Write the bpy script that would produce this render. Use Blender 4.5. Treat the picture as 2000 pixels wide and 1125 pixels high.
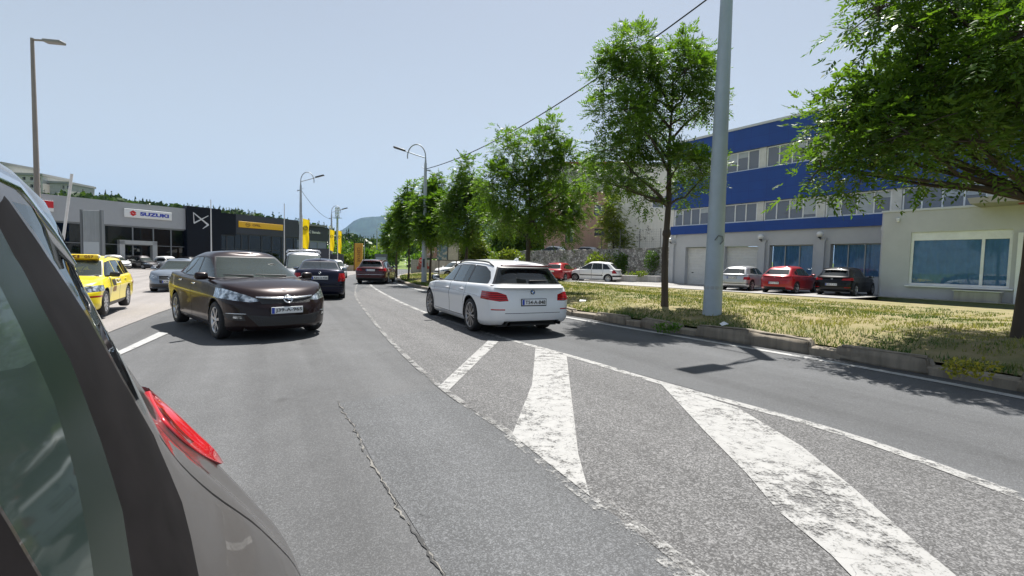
import bpy, bmesh, math, random
import numpy as np
from mathutils import Vector, Matrix
from mathutils.bvhtree import BVHTree
for _o in list(bpy.data.objects): bpy.data.objects.remove(_o)
SC = bpy.context.scene
COL = SC.collection
R = math.radians
random.seed(7)

# ---------------------------------------------------------------- camera
CAM_H = 1.4
_th = math.atan(47/900.0); _ph = 0.0235
_f = Vector((0, math.cos(_th), -math.sin(_th))); _u0 = Vector((0, math.sin(_th), math.cos(_th)))
_r = Vector((1, 0, 0))*math.cos(_ph) + _u0*math.sin(_ph)
_u = Vector((-1, 0, 0))*math.sin(_ph) + _u0*math.cos(_ph)
cd = bpy.data.cameras.new('camera'); cam = bpy.data.objects.new('camera', cd); COL.objects.link(cam)
_m = Matrix((_r, _u, -_f)).transposed().to_4x4(); _m.translation = Vector((0, 0, CAM_H)); cam.matrix_world = _m
cd.sensor_width = 36; cd.lens = 900/2000*36; cd.clip_start = 0.05; cd.clip_end = 20000
SC.camera = cam

# ---------------------------------------------------------------- world, sun, exposure
SUN_EL, SUN_AZ = 66, 11          # azimuth measured from +Y towards +X
w = bpy.data.worlds.new('World'); SC.world = w; w.use_nodes = True
nt = w.node_tree
sky = nt.nodes.new('ShaderNodeTexSky'); sky.sky_type = 'NISHITA'; sky.sun_disc = False
sky.sun_elevation = R(SUN_EL); sky.sun_rotation = R(SUN_AZ)
sky.air_density = 1.0; sky.dust_density = 1.6; sky.ozone_density = 1.2; sky.altitude = 500
bg = nt.nodes['Background']; bg.inputs['Strength'].default_value = 0.064
hs_ = nt.nodes.new('ShaderNodeHueSaturation'); hs_.inputs['Saturation'].default_value = .52     # thin summer haze takes the blue down
nt.links.new(sky.outputs[0], hs_.inputs['Color'])
_tc = nt.nodes.new('ShaderNodeTexCoord'); _sp = nt.nodes.new('ShaderNodeSeparateXYZ'); nt.links.new(_tc.outputs['Generated'], _sp.inputs[0])
_rp = nt.nodes.new('ShaderNodeValToRGB'); nt.links.new(_sp.outputs[2], _rp.inputs[0])      # milky air thins out with height
for _e, (_p, _c) in zip(_rp.color_ramp.elements, ((0.0, .80), (.55, .20))): _e.position = _p; _e.color = (_c, _c, _c, 1)
_mx = nt.nodes.new('ShaderNodeMix'); _mx.data_type = 'RGBA'; nt.links.new(_rp.outputs[0], _mx.inputs[0]); nt.links.new(hs_.outputs[0], _mx.inputs[6]); _mx.inputs[7].default_value = (5.5, 6.15, 6.55, 1)
nt.links.new(_mx.outputs[2], bg.inputs[0])
sd = bpy.data.lights.new('sun', 'SUN'); sd.energy = 5.0; sd.angle = R(0.5); sd.color = (1.0, 0.965, 0.91)
so = bpy.data.objects.new('sun', sd); COL.objects.link(so)
_sv = Vector((math.sin(R(SUN_AZ))*math.cos(R(SUN_EL)), math.cos(R(SUN_AZ))*math.cos(R(SUN_EL)), math.sin(R(SUN_EL))))
so.rotation_euler = _sv.to_track_quat('Z', 'Y').to_euler(); so.location = (0, 0, 60)
vs = SC.view_settings; vs.view_transform = 'Standard'; vs.look = 'None'; vs.gamma = 1; vs.exposure = 0.95; vs.use_curve_mapping = False
SC.cycles.max_bounces = 7; SC.cycles.diffuse_bounces = 3; SC.cycles.glossy_bounces = 3; SC.cycles.transmission_bounces = 3
SC.cycles.transparent_max_bounces = 10; SC.cycles.volume_bounces = 0
SC.cycles.caustics_reflective = False; SC.cycles.caustics_refractive = False; SC.cycles.sample_clamp_indirect = 4

# ---------------------------------------------------------------- materials
MATS = {}
class NT:
    def __init__(s, name):
        s.m = bpy.data.materials.new(name); s.m.use_nodes = True; s.t = s.m.node_tree
        s.p = s.t.nodes['Principled BSDF']; s.out = s.t.nodes['Material Output']
    def n(s, typ, **kw):
        x = s.t.nodes.new(typ)
        for k, v in kw.items():
            if k.startswith('_'): setattr(x, k[1:], v)
            else: x.inputs[k.replace('__', ' ')].default_value = v
        return x
    def l(s, a, b): s.t.links.new(a, b)
    def noise(s, scale, detail=4, rough=.55, coord='Object', vec=None):
        n = s.n('ShaderNodeTexNoise', Scale=scale, Detail=detail, Roughness=rough)
        s.l(vec if vec else s.coord(coord), n.inputs['Vector']); return n.outputs['Fac']
    def coord(s, c='Object'):
        if not hasattr(s, 'tc'): s.tc = s.n('ShaderNodeTexCoord')
        return s.tc.outputs[c]
    def ramp(s, fac, stops, interp='LINEAR'):
        r = s.n('ShaderNodeValToRGB'); e = r.color_ramp.elements; r.color_ramp.interpolation = interp
        while len(e) < len(stops): e.new(.5)
        for q, (p, c) in zip(e, stops):
            q.position = p; q.color = (c, c, c, 1) if isinstance(c, (int, float)) else (*c, 1)
        s.l(fac, r.inputs[0]); return r.outputs[0]
    def mix(s, fac, a, b, mode='MIX'):
        m = s.n('ShaderNodeMix', _data_type='RGBA', _blend_type=mode)
        for i, v in ((0, fac), (6, a), (7, b)):
            if hasattr(v, 'is_output'): s.l(v, m.inputs[i])
            elif i == 0: m.inputs[0].default_value = v
            else: m.inputs[i].default_value = (*v, 1) if len(v) == 3 else v
        return m.outputs[2]
    def math(s, op, a, b=0.0, clamp=False):
        m = s.n('ShaderNodeMath', _operation=op, _use_clamp=clamp)
        for i, v in ((0, a), (1, b)):
            if hasattr(v, 'is_output'): s.l(v, m.inputs[i])
            else: m.inputs[i].default_value = v
        return m.outputs[0]
    def bump(s, h, strength=.3, dist=.01):
        b = s.n('ShaderNodeBump', Strength=strength, Distance=dist); s.l(h, b.inputs['Height'])
        s.l(b.outputs[0], s.p.inputs['Normal'])

def M(name, col, rough=.6, metal=0, coat=0, var=0.0, vscale=3.0, bump=0, bscale=60, bdist=.004, spec=.5, alpha=1):
    if name in MATS: return MATS[name]
    t = NT(name); p = t.p
    p.inputs['Roughness'].default_value = rough; p.inputs['Metallic'].default_value = metal
    p.inputs['Coat Weight'].default_value = coat; p.inputs['Coat Roughness'].default_value = .03
    p.inputs['Specular IOR Level'].default_value = spec
    p.inputs['Base Color'].default_value = (*col, 1)
    if var:
        f = t.noise(vscale, 6, .65)
        c = t.ramp(f, [(.3, tuple(c*(1-var) for c in col)), (.7, tuple(min(1, c*(1+var)) for c in col))])
        t.l(c, p.inputs['Base Color'])
    if bump: t.bump(t.noise(bscale, 5), bump, bdist)
    MATS[name] = t.m; return t.m

def paint(name, col, metal=0.0, rough=.35):
    if name in MATS: return MATS[name]
    t = NT(name); p = t.p
    p.inputs['Roughness'].default_value = rough; p.inputs['Metallic'].default_value = metal
    dk = max(col) < .06; p.inputs['Coat Weight'].default_value = .42 if dk else .75; p.inputs['Coat Roughness'].default_value = .02; p.inputs['Specular IOR Level'].default_value = .12 if dk else .3
    # road dust low down on the body (wear with its own shape)
    sep = t.n('ShaderNodeSeparateXYZ'); t.l(t.coord(), sep.inputs[0])
    d = t.math('SUBTRACT', .48, sep.outputs[2]); d = t.math('MULTIPLY', d, t.noise(5, 6, .7)); d = t.math('MULTIPLY', d, .22 if max(col) > .1 else .06, True)
    c = t.mix(d, col, (.19, .17, .145))
    t.l(c, p.inputs['Base Color'])
    rr = t.math('ADD', t.math('MULTIPLY', d, .5), .03); t.l(rr, p.inputs['Coat Roughness'])
    MATS[name] = t.m; return t.m

def glass(name, tint=(.42, .5, .47), body=(.012, .015, .015), see=.55, ior=1.62, rough=.01):
    if name in MATS: return MATS[name]
    t = NT(name); t.t.nodes.remove(t.p)
    tr = t.n('ShaderNodeBsdfTransparent', Color=(*tint, 1)); df = t.n('ShaderNodeBsdfDiffuse', Color=(*body, 1))
    gl = t.n('ShaderNodeBsdfGlossy', Roughness=rough, Color=(.95, 1, 1, 1)); fr = t.n('ShaderNodeFresnel', IOR=ior)
    m1 = t.n('ShaderNodeMixShader', Fac=see); t.l(df.outputs[0], m1.inputs[1]); t.l(tr.outputs[0], m1.inputs[2])
    m2 = t.n('ShaderNodeMixShader'); t.l(fr.outputs[0], m2.inputs[0]); t.l(m1.outputs[0], m2.inputs[1]); t.l(gl.outputs[0], m2.inputs[2])
    t.l(m2.outputs[0], t.out.inputs[0]); MATS[name] = t.m; return t.m

def asphalt(name, dark, lite, scale, contrast, tint=(1, 1, 1), big=.25, bump=.35, crack=0):
    t = NT(name); co = t.coord()
    v = t.n('ShaderNodeTexVoronoi', Scale=scale); t.l(co, v.inputs['Vector'])
    sep = t.n('ShaderNodeSeparateColor'); t.l(v.outputs['Color'], sep.inputs[0])
    v2 = t.n('ShaderNodeTexVoronoi', Scale=scale*.43); t.l(co, v2.inputs['Vector'])
    sep2 = t.n('ShaderNodeSeparateColor'); t.l(v2.outputs['Color'], sep2.inputs[0])
    st = t.math('POWER', sep.outputs[0], contrast)
    st2 = t.math('MULTIPLY', t.math('POWER', sep2.outputs[1], contrast*3), .5)
    f = t.math('ADD', st, st2, True)
    c = t.mix(f, tuple(dark*k for k in tint), tuple(lite*k for k in tint))
    b1 = t.ramp(t.noise(.35, 6, .6), [(.3, 1-big*.6), (.7, 1+big*.4)])
    b2 = t.ramp(t.noise(2.2, 5, .7), [(.3, 1-big*.35), (.7, 1+big*.25)])
    mp = t.n('ShaderNodeMapping'); mp.vector_type = 'TEXTURE'; mp.inputs['Rotation'].default_value = (0, 0, R(28)); mp.inputs['Scale'].default_value = (1/1.3, 1/.05, 1); t.l(co, mp.inputs[0])
    b3 = t.ramp(t.noise(1.0, 4, .55, vec=mp.outputs[0]), [(.32, 1-big*.9), (.5, 1.0), (.66, 1+big*.7)])       # wheel tracks along the lane
    c = t.mix(1, c, b1, 'MULTIPLY'); c = t.mix(1, c, b2, 'MULTIPLY'); c = t.mix(1, c, b3, 'MULTIPLY')
    # oil drips and small dark spots
    sp = t.ramp(t.noise(1.9, 3, .5), [(.68, 0.0), (.74, .55)])
    c = t.mix(sp, c, (dark*.6,)*3)
    if crack:
        vc = t.n('ShaderNodeTexVoronoi', Scale=crack, _feature='DISTANCE_TO_EDGE')
        wv = t.n('ShaderNodeVectorMath', _operation='ADD'); nz = t.n('ShaderNodeTexNoise', Scale=3.0, Detail=5); t.l(co, nz.inputs['Vector'])
        t.l(co, wv.inputs[0]); t.l(nz.outputs['Color'], wv.inputs[1]); t.l(wv.outputs[0], vc.inputs['Vector'])
        k = t.ramp(vc.outputs['Distance'], [(.004, .6), (.012, 0.0)])
        k = t.math('MULTIPLY', k, t.ramp(t.noise(.4, 2), [(.5, 0.0), (.6, 1.0)]))
        c = t.mix(k, c, (.03, .03, .03))
    t.l(c, t.p.inputs['Base Color']); t.p.inputs['Roughness'].default_value = .8; t.p.inputs['Specular IOR Level'].default_value = .35
    h = t.math('ADD', f, t.noise(scale*1.7, 2)); t.bump(h, bump, .006)
    MATS[name] = t.m; return t.m

def marking(name, wear, col=(.29, .288, .28), scale=60):
    t = NT(name); co = t.coord(); p = t.p
    n1 = t.noise(scale, 3, .6); n2 = t.noise(1.3, 5, .65); n3 = t.noise(9, 4, .6)
    f = t.math('ADD', t.math('MULTIPLY', n1, .30), t.math('ADD', t.math('MULTIPLY', n2, .45), t.math('MULTIPLY', n3, .35)))
    a = t.ramp(f, [(wear-.05, 0.0), (wear+.045, 1.0)])
    vc = t.n('ShaderNodeTexVoronoi', Scale=5.5, _feature='DISTANCE_TO_EDGE')
    wv = t.n('ShaderNodeVectorMath', _operation='ADD'); nz = t.n('ShaderNodeTexNoise', Scale=6.0, Detail=5); t.l(co, nz.inputs['Vector'])
    sc = t.n('ShaderNodeVectorMath', _operation='SCALE'); sc.inputs['Scale'].default_value = .35; t.l(nz.outputs['Color'], sc.inputs[0])
    t.l(co, wv.inputs[0]); t.l(sc.outputs[0], wv.inputs[1]); t.l(wv.outputs[0], vc.inputs['Vector'])
    k = t.ramp(vc.outputs['Distance'], [(.008, .85), (.022, 0.0)])
    k = t.math('MULTIPLY', k, t.ramp(n2, [(.42, 0.0), (.55, 1.0)]))
    c = t.mix(k, col, (.10, .10, .10))
    c = t.mix(t.ramp(n3, [(.35, .35), (.65, 0.0)]), c, tuple(x*.55 for x in col))
    t.l(c, p.inputs['Base Color']); p.inputs['Roughness'].default_value = .75
    t.l(a, p.inputs['Alpha']); t.bump(n1, .25, .004)
    MATS[name] = t.m; return t.m

def leafmat(name, c1, c2, trans=.45, sat2=None):
    t = NT(name); p = t.p
    at = t.n('ShaderNodeAttribute', _attribute_name='tint'); f = at.outputs['Fac']
    c = t.ramp(f, [(0, c1), (1, c2)])
    t.l(c, p.inputs['Base Color']); p.inputs['Roughness'].default_value = .42; p.inputs['Specular IOR Level'].default_value = .35
    tl = t.n('ShaderNodeBsdfTranslucent')
    ct = t.mix(1, c, (1.5, 1.62, .5), 'MULTIPLY'); t.l(ct, tl.inputs['Color'])
    ms = t.n('ShaderNodeMixShader', Fac=trans); t.l(p.outputs[0], ms.inputs[1]); t.l(tl.outputs[0], ms.inputs[2])
    t.l(ms.outputs[0], t.out.inputs[0]); MATS[name] = t.m; return t.m

def wallmat(name, col, stain=.35, grain=90, streak=True, bump=.15):
    t = NT(name); co = t.coord()
    f = t.noise(1.1, 7, .7); c = t.ramp(f, [(.3, tuple(k*(1-stain*.5) for k in col)), (.65, col)])
    mp = t.n('ShaderNodeMapping'); mp.inputs['Scale'].default_value = (5, 5, .35); t.l(co, mp.inputs[0])
    s = t.ramp(t.noise(1.0, 5, .65, vec=mp.outputs[0]), [(.38, 1-stain), (.6, 1.0)])
    if streak: c = t.mix(.7, c, s, 'MULTIPLY')
    t.l(c, t.p.inputs['Base Color']); t.p.inputs['Roughness'].default_value = .85
    if bump: t.bump(t.noise(grain, 4), bump, .004)
    MATS[name] = t.m; return t.m

TYRE = M('tyre_rubber', (.018, .018, .019), .75, var=.3, vscale=9)
BLACKP = M('black_plastic', (.014, .014, .015), .45, var=.2, vscale=6)
CHROME = M('chrome', (.78, .79, .8), .12, 1)
ALLOY = M('alloy', (.50, .51, .53), .3, 1)
ALLOYD = M('dark_alloy', (.34, .34, .35), .3, 1)
SEAM = M('panel_gap', (.006, .006, .006), .8)
INTER = M('cabin_dark', (.03, .03, .033), .8, var=.2)
SEATM = M('seat_fabric', (.07, .07, .075), .85, var=.2, vscale=20)
def lensmat(name, c1, c2):
    t = NT(name); wv = t.n('ShaderNodeTexWave', Scale=9.0, Distortion=1.5, _bands_direction='Z'); t.l(t.coord(), wv.inputs['Vector'])
    c = t.ramp(wv.outputs['Fac'], [(.2, c1), (.75, c2)]); t.l(c, t.p.inputs['Base Color']); t.p.inputs['Roughness'].default_value = .15; t.p.inputs['Coat Weight'].default_value = .25; t.p.inputs['Specular IOR Level'].default_value = .3; MATS[name] = t.m; return t.m
REDL = lensmat('red_lens', (.13, .003, .005), (.50, .010, .014))
AMBER = M('amber_lens', (.6, .2, .02), .15, coat=1)
PLATEW = M('plate_white', (.72, .73, .74), .4)
PLATEB = M('plate_blue', (.01, .05, .38), .4)
INK = M('plate_ink', (.012, .012, .014), .5)
WHITEP = M('white_plastic', (.7, .7, .68), .45)
def lampmat():
    t = NT('head_lamp'); p = t.p
    c = t.ramp(t.noise(13, 3, .5), [(.36, (.05, .06, .07)), (.5, (.30, .34, .37)), (.62, (.72, .76, .80))])
    t.l(c, p.inputs['Base Color']); p.inputs['Metallic'].default_value = .7; p.inputs['Roughness'].default_value = .2; p.inputs['Coat Weight'].default_value = 1
    MATS['head_lamp'] = t.m; return t.m
LAMP = lampmat()
GLASS = glass('car_glass'); GLASSD = glass('car_glass_dark', (.16, .19, .18), (.01, .012, .013), .3, 1.55)
GLASSW = glass('car_windscreen', (.62, .72, .66), (.07, .085, .075), .6, 1.36)

# ---------------------------------------------------------------- mesh helpers
class MB:
    def __init__(s): s.v = []; s.f = []; s.mi = []; s.cur = 0; s.sm = []
    def add(s, vs, fs, smooth=False):
        o = len(s.v); s.v += [tuple(v) for v in vs]
        for f in fs: s.f.append(tuple(i+o for i in f)); s.mi.append(s.cur); s.sm.append(smooth)
    def box(s, c, d, rz=0, M4=None, taper=None):
        x, y, z = [k/2 for k in d]; vs = []
        for dz in (-1, 1):
            k = 1 if taper is None or dz < 0 else taper
            for dx, dy in ((-1, -1), (1, -1), (1, 1), (-1, 1)):
                vs.append(Vector((dx*x*k, dy*y*k, dz*z)))
        m = Matrix.Translation(c) @ (M4 if M4 is not None else Matrix.Rotation(rz, 4, 'Z'))
        s.add([m @ v for v in vs], [(3, 2, 1, 0), (4, 5, 6, 7), (0, 1, 5, 4), (1, 2, 6, 5), (2, 3, 7, 6), (3, 0, 4, 7)])
    def rbox(s, c, d, r=.02, M4=None):
        bm = bmesh.new(); bmesh.ops.create_cube(bm, size=1)
        for v in bm.verts: v.co = Vector((v.co.x*d[0], v.co.y*d[1], v.co.z*d[2]))
        bmesh.ops.bevel(bm, geom=bm.edges[:]+bm.verts[:], offset=min(r, min(d)*.45), segments=3, affect='EDGES', profile=.5)
        m = Matrix.Translation(c) @ (M4 if M4 is not None else Matrix.Identity(4))
        bm.verts.index_update()
        s.add([m @ v.co for v in bm.verts], [[v.index for v in f.verts] for f in bm.faces], True); bm.free()
    def tube(s, pts, rad, n=8, caps=True, smooth=True):
        pts = [Vector(p) for p in pts]
        if not hasattr(rad, '__len__'): rad = [rad]*len(pts)
        vs = []; fs = []; up = None
        for i, p in enumerate(pts):
            d = (pts[min(i+1, len(pts)-1)]-pts[max(i-1, 0)]).normalized()
            if up is None: up = d.orthogonal().normalized()
            a = (up - d*up.dot(d)); a = a.normalized() if a.length > 1e-6 else d.orthogonal().normalized(); up = a; b = d.cross(a)
            for k in range(n):
                t = 2*math.pi*k/n; vs.append(p + (a*math.cos(t)+b*math.sin(t))*rad[i])
        for i in range(len(pts)-1):
            for k in range(n):
                fs.append((i*n+k, i*n+(k+1) % n, (i+1)*n+(k+1) % n, (i+1)*n+k))
        s.add(vs, fs, smooth)
        if caps: s.add(vs[:n], [tuple(reversed(range(n)))]); s.add(vs[-n:], [tuple(range(n))])
    def lathe(s, prof, n=32, axis='z', c=(0, 0, 0), smooth=True):
        vs = []; fs = []; m = len(prof)
        for k in range(n):
            t = 2*math.pi*k/n
            for r, h in prof:
                x, y = r*math.cos(t), r*math.sin(t)
                vs.append({'z': (x, y, h), 'y': (x, h, y), 'x': (h, x, y)}[axis])
        for k in range(n):
            for j in range(m-1):
                a, b = k*m+j, ((k+1) % n)*m+j
                fs.append((a, b, b+1, a+1) if axis != 'y' else (a, a+1, b+1, b))
        s.add([Vector(v)+Vector(c) for v in vs], fs, smooth)
    def prism(s, poly, h0, h1, axis='z', M4=None):
        n = len(poly)
        def q(p, h): return {'z': (p[0], p[1], h), 'y': (p[0], h, p[1]), 'x': (h, p[0], p[1])}[axis]
        vs = [Vector(q(p, h0)) for p in poly]+[Vector(q(p, h1)) for p in poly]
        if M4 is not None: vs = [M4 @ v for v in vs]
        s.add(vs, [tuple(reversed(range(n))), tuple(range(n, 2*n))]+[(i, (i+1) % n, n+(i+1) % n, n+i) for i in range(n)])
    def build(s, name, mats, parent=None, loc=None, rot=None, fixn=True):
        me = bpy.data.meshes.new(name); me.from_pydata(s.v, [], s.f)
        me.polygons.foreach_set('material_index', s.mi); me.polygons.foreach_set('use_smooth', s.sm)
        if not isinstance(mats, (list, tuple)): mats = [mats]
        for m in mats: me.materials.append(m)
        if fixn:
            bm = bmesh.new(); bm.from_mesh(me); bmesh.ops.recalc_face_normals(bm, faces=bm.faces[:]); bm.to_mesh(me); bm.free()
        me.update()
        return link(name, me, parent, loc, rot)

def link(name, me, parent=None, loc=None, rot=None):
    o = bpy.data.objects.new(name, me); COL.objects.link(o)
    if parent is not None: o.parent = parent
    if loc is not None: o.location = loc
    if rot is not None: o.rotation_euler = rot
    return o
def tag(o, label, cat, group=None):
    o['label'] = label; o['category'] = cat
    if group: o['group'] = group
    return o
def thing(name, label, cat, loc=(0, 0, 0), rz=0, group=None):
    o = link(name, None, None, loc, (0, 0, rz)); o.empty_display_size = .3
    return tag(o, label, cat, group)
def kind(o, k): o['kind'] = k; return o
def copy_tree(o, parent=None):
    c = o.copy(); COL.objects.link(c)
    if parent is not None: c.parent = parent
    for ch in list(o.children): copy_tree(ch, c)
    return c
def text_mesh(s, w, h, depth=.004, bold=0.0, shear=0):
    cu = bpy.data.curves.new('lettering', 'FONT'); cu.body = s; cu.size = 1; cu.offset = bold; cu.extrude = .01; cu.shear = shear
    o = bpy.data.objects.new('lettering', cu); COL.objects.link(o)
    dg = bpy.context.evaluated_depsgraph_get(); dg.update()
    me = bpy.data.meshes.new_from_object(o.evaluated_get(dg)); bpy.data.objects.remove(o); bpy.data.curves.remove(cu)
    n = len(me.vertices); a = np.zeros(n*3); me.vertices.foreach_get('co', a); a = a.reshape(-1, 3)
    mn, mx = a.min(0), a.max(0)
    a = (a-(mn+mx)/2)/np.maximum(mx-mn, 1e-6)*np.array([w, h, depth])
    me.vertices.foreach_set('co', a.ravel()); me.update(); me.materials.clear()
    return me
def put_text(name, s, w, h, mat, parent, loc, rot, **kw):
    me = text_mesh(s, w, h, **kw); me.materials.append(mat)
    return link(name, me, parent, loc, rot)
def grid_mesh(name, fn, us, vs, mat, parent=None):
    nu, nv = len(us), len(vs)
    V = [fn(u, v) for u in us for v in vs]
    Fs = [(i*nv+j, (i+1)*nv+j, (i+1)*nv+j+1, i*nv+j+1) for i in range(nu-1) for j in range(nv-1)]
    me = bpy.data.meshes.new(name); me.from_pydata(V, [], Fs); me.materials.append(mat)
    me.polygons.foreach_set('use_smooth', [True]*len(Fs)); me.update()
    bm = bmesh.new(); bm.from_mesh(me); bmesh.ops.recalc_face_normals(bm, faces=bm.faces[:])
    if sum(f.normal.z for f in bm.faces) < 0: bmesh.ops.reverse_faces(bm, faces=bm.faces[:])
    bm.to_mesh(me); bm.free()
    return link(name, me, parent)
# ================================================================ ground, road, verge
KERB = np.array([(10.5, -9), (8.1, -2), (6.9, 2.2), (6.0, 5.0), (5.25, 6.6), (4.35, 8.0), (3.1, 9.8), (1.52, 12.2), (-1.2, 16.9), (-3.96, 21.6), (-6.4, 26.6),
                 (-8.6, 32.5), (-10.6, 41), (-12.2, 52), (-13.4, 70), (-14, 95)], float)
def smooth_poly(P, n=6, it=2):
    P = np.array(P, float)
    for _ in range(it):
        Q = [P[0]]
        for a, b in zip(P[:-1], P[1:]): Q += [a*.75+b*.25, a*.25+b*.75]
        P = np.array(Q+[P[-1]])
    return P
def resample(P, step):
    d = np.r_[0, np.cumsum(np.linalg.norm(np.diff(P, axis=0), axis=1))]
    t = np.linspace(0, d[-1], max(2, int(d[-1]/step)+1))
    return np.c_[np.interp(t, d, P[:, 0]), np.interp(t, d, P[:, 1])]
KL = resample(smooth_poly(KERB), .5)
_seg = np.diff(KL, axis=0); _seg /= np.linalg.norm(_seg, axis=1)[:, None]
_tn = np.vstack([_seg[:1], (_seg[:-1]+_seg[1:]), _seg[-1:]]); _tn /= np.linalg.norm(_tn, axis=1)[:, None]
KN = np.c_[_tn[:, 1], -_tn[:, 0]]            # to the verge side
def sdist(x, y):
    x = np.asarray(x, float); y = np.asarray(y, float); sh = x.shape; x = x.ravel(); y = y.ravel()
    out = np.empty(len(x))
    for a in range(0, len(x), 20000):
        dx = x[a:a+20000, None]-KL[None, :, 0]; dy = y[a:a+20000, None]-KL[None, :, 1]
        i = np.argmin(dx*dx+dy*dy, 1); r = np.arange(len(i))
        out[a:a+20000] = dx[r, i]*KN[i, 0]+dy[r, i]*KN[i, 1]
    return out.reshape(sh)
def sst(a, b, x):
    t = np.clip((np.asarray(x, float)-a)/(b-a), 0, 1); return t*t*(3-2*t)
def gz(x, y, s=None):
    if s is None: s = sdist(x, y)
    z = -.25*sst(-7.5, -11.5, s)
    v = .15+.20*sst(.5, 2.2, s)-.22*sst(5, 12, s)
    return z + np.where(np.asarray(s) > .42, v, 0.0)
def gzf(x, y): return float(gz(np.array([x]), np.array([y]))[0])
def strip(name, ss, mat, dz, i0=0, i1=None, knd='structure'):
    """sheet that follows the kerb line between side offsets ss"""
    P = KL[i0:i1]; N = KN[i0:i1]
    V = []
    for p, n in zip(P, N):
        for s in ss:
            q = p+n*s; V.append((q[0], q[1], float(gz(0, 0, np.array(s)))+dz))
    m = len(ss); F = [(i*m+j, (i+1)*m+j, (i+1)*m+j+1, i*m+j+1) for i in range(len(P)-1) for j in range(m-1)]
    me = bpy.data.meshes.new(name); me.from_pydata(V, [], F); me.materials.append(mat)
    me.polygons.foreach_set('use_smooth', [True]*len(F))
    bm = bmesh.new(); bm.from_mesh(me)
    for f in bm.faces:
        if f.normal.z < 0: f.normal_flip()
    bm.to_mesh(me); bm.free(); me.update()
    return kind(link(name, me), knd)
def ruled(name, A, B, mat, dz, nv=8, step=.6, zf=None):
    """sheet between two polylines"""
    n = max(len(A), int(max(np.linalg.norm(np.diff(np.array(A), axis=0), axis=1).sum(), 1)/step))
    def rs(P):
        P = np.array(P, float); d = np.r_[0, np.cumsum(np.linalg.norm(np.diff(P, axis=0), axis=1))]; t = np.linspace(0, d[-1], n)
        return np.c_[np.interp(t, d, P[:, 0]), np.interp(t, d, P[:, 1])]
    a, b = rs(A), rs(B); ts = np.linspace(0, 1, nv)
    X = a[:, None, :]*(1-ts)[None, :, None]+b[:, None, :]*ts[None, :, None]
    Z = (gz(X[..., 0], X[..., 1]) if zf is None else zf(X[..., 0], X[..., 1]))+dz
    V = np.c_[X.reshape(-1, 2), Z.ravel()]; m = nv
    F = [(i*m+j, (i+1)*m+j, (i+1)*m+j+1, i*m+j+1) for i in range(n-1) for j in range(m-1)]
    me = bpy.data.meshes.new(name); me.from_pydata(V.tolist(), [], F); me.materials.append(mat)
    bm = bmesh.new(); bm.from_mesh(me)
    for f in bm.faces:
        if f.normal.z < 0: f.normal_flip()
    bm.to_mesh(me); bm.free(); me.update()
    return kind(link(name, me), 'structure')
def flatpoly(name, pts, mat, dz):
    bm = bmesh.new(); vs = [bm.verts.new((x, y, gzf(x, y)+dz)) for x, y in pts]; f = bm.faces.new(vs); f.normal_update()
    if f.normal.z < 0: f.normal_flip()
    bmesh.ops.triangulate(bm, faces=[f])
    me = bpy.data.meshes.new(name); bm.to_mesh(me); bm.free(); me.materials.append(mat)
    return kind(link(name, me), 'structure')

A_MAIN = asphalt('asphalt_main', .072, .145, 210, 3.0, (.985, 1, 1.025), .26, .3)
A_RIGHT = asphalt('asphalt_right', .063, .13, 220, 3.2, (.97, 1, 1.045), .2, .25)
A_COARSE = asphalt('asphalt_coarse', .058, .205, 125, 2.3, (1.01, 1.0, 1.0), .2, .55, crack=.8)
A_PATCH = asphalt('asphalt_patch', .065, .155, 170, 2.8, (.97, 1, 1.04), .2, .4)
A_LOT = asphalt('asphalt_lot', .165, .26, 110, 1.6, (1.08, 1.0, .95), .16, .2)
A_FORE = asphalt('asphalt_forecourt', .22, .34, 90, 1.6, (1.03, 1.0, .96), .2, .2)
SOIL = NT('verge_soil')
_c = SOIL.ramp(SOIL.noise(1.2, 7, .7), [(.3, (.09, .11, .035)), (.5, (.22, .19, .085)), (.7, (.27, .215, .12))])
SOIL.l(_c, SOIL.p.inputs['Base Color']); SOIL.p.inputs['Roughness'].default_value = .95; SOIL.bump(SOIL.noise(40, 5, .7), .8, .03); SOIL = SOIL.m
FIELD = NT('field_grass')
_c = FIELD.ramp(FIELD.noise(.05, 8, .65), [(.3, (.06, .10, .02)), (.5, (.13, .19, .035)), (.7, (.22, .26, .07))])
FIELD.l(_c, FIELD.p.inputs['Base Color']); FIELD.p.inputs['Roughness'].default_value = .95; FIELD = FIELD.m

# base ground to the horizon
_rs = [0, 2, 4, 6, 8, 10, 12, 14, 16, 19, 22, 26, 30, 36, 44, 55, 70, 90, 120, 180, 300, 600, 1200, 2500, 5000, 9000]
_V = []; _NA = 120
for r in _rs:
    a = np.linspace(0, 2*np.pi, _NA, endpoint=False); x = r*np.sin(a); y = 12+r*np.cos(a)
    z = np.minimum(gz(x, y), 0)-.35 if r < 130 else np.full(_NA, -.6)
    _V += np.c_[x, y, z].tolist()
_F = [(i*_NA+j, i*_NA+(j+1) % _NA, (i+1)*_NA+(j+1) % _NA, (i+1)*_NA+j) for i in range(len(_rs)-1) for j in range(_NA)]
_me = bpy.data.meshes.new('ground'); _me.from_pydata(_V, [], _F); _me.materials.append(FIELD)
_bm = bmesh.new(); _bm.from_mesh(_me); bmesh.ops.remove_doubles(_bm, verts=_bm.verts[:_NA], dist=.001)
for f in _bm.faces:
    if f.normal.z < 0: f.normal_flip()
_bm.to_mesh(_me); _bm.free(); kind(link('ground', _me), 'structure')

strip('road', [-60, -50, -40, -30, -24, -20, -17, -15, -14, -13]+list(np.arange(-12, -7, .25))+[-7, -6, -5, -4, -3, -2, -1, 0, .39], A_MAIN, 0.0)
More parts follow.
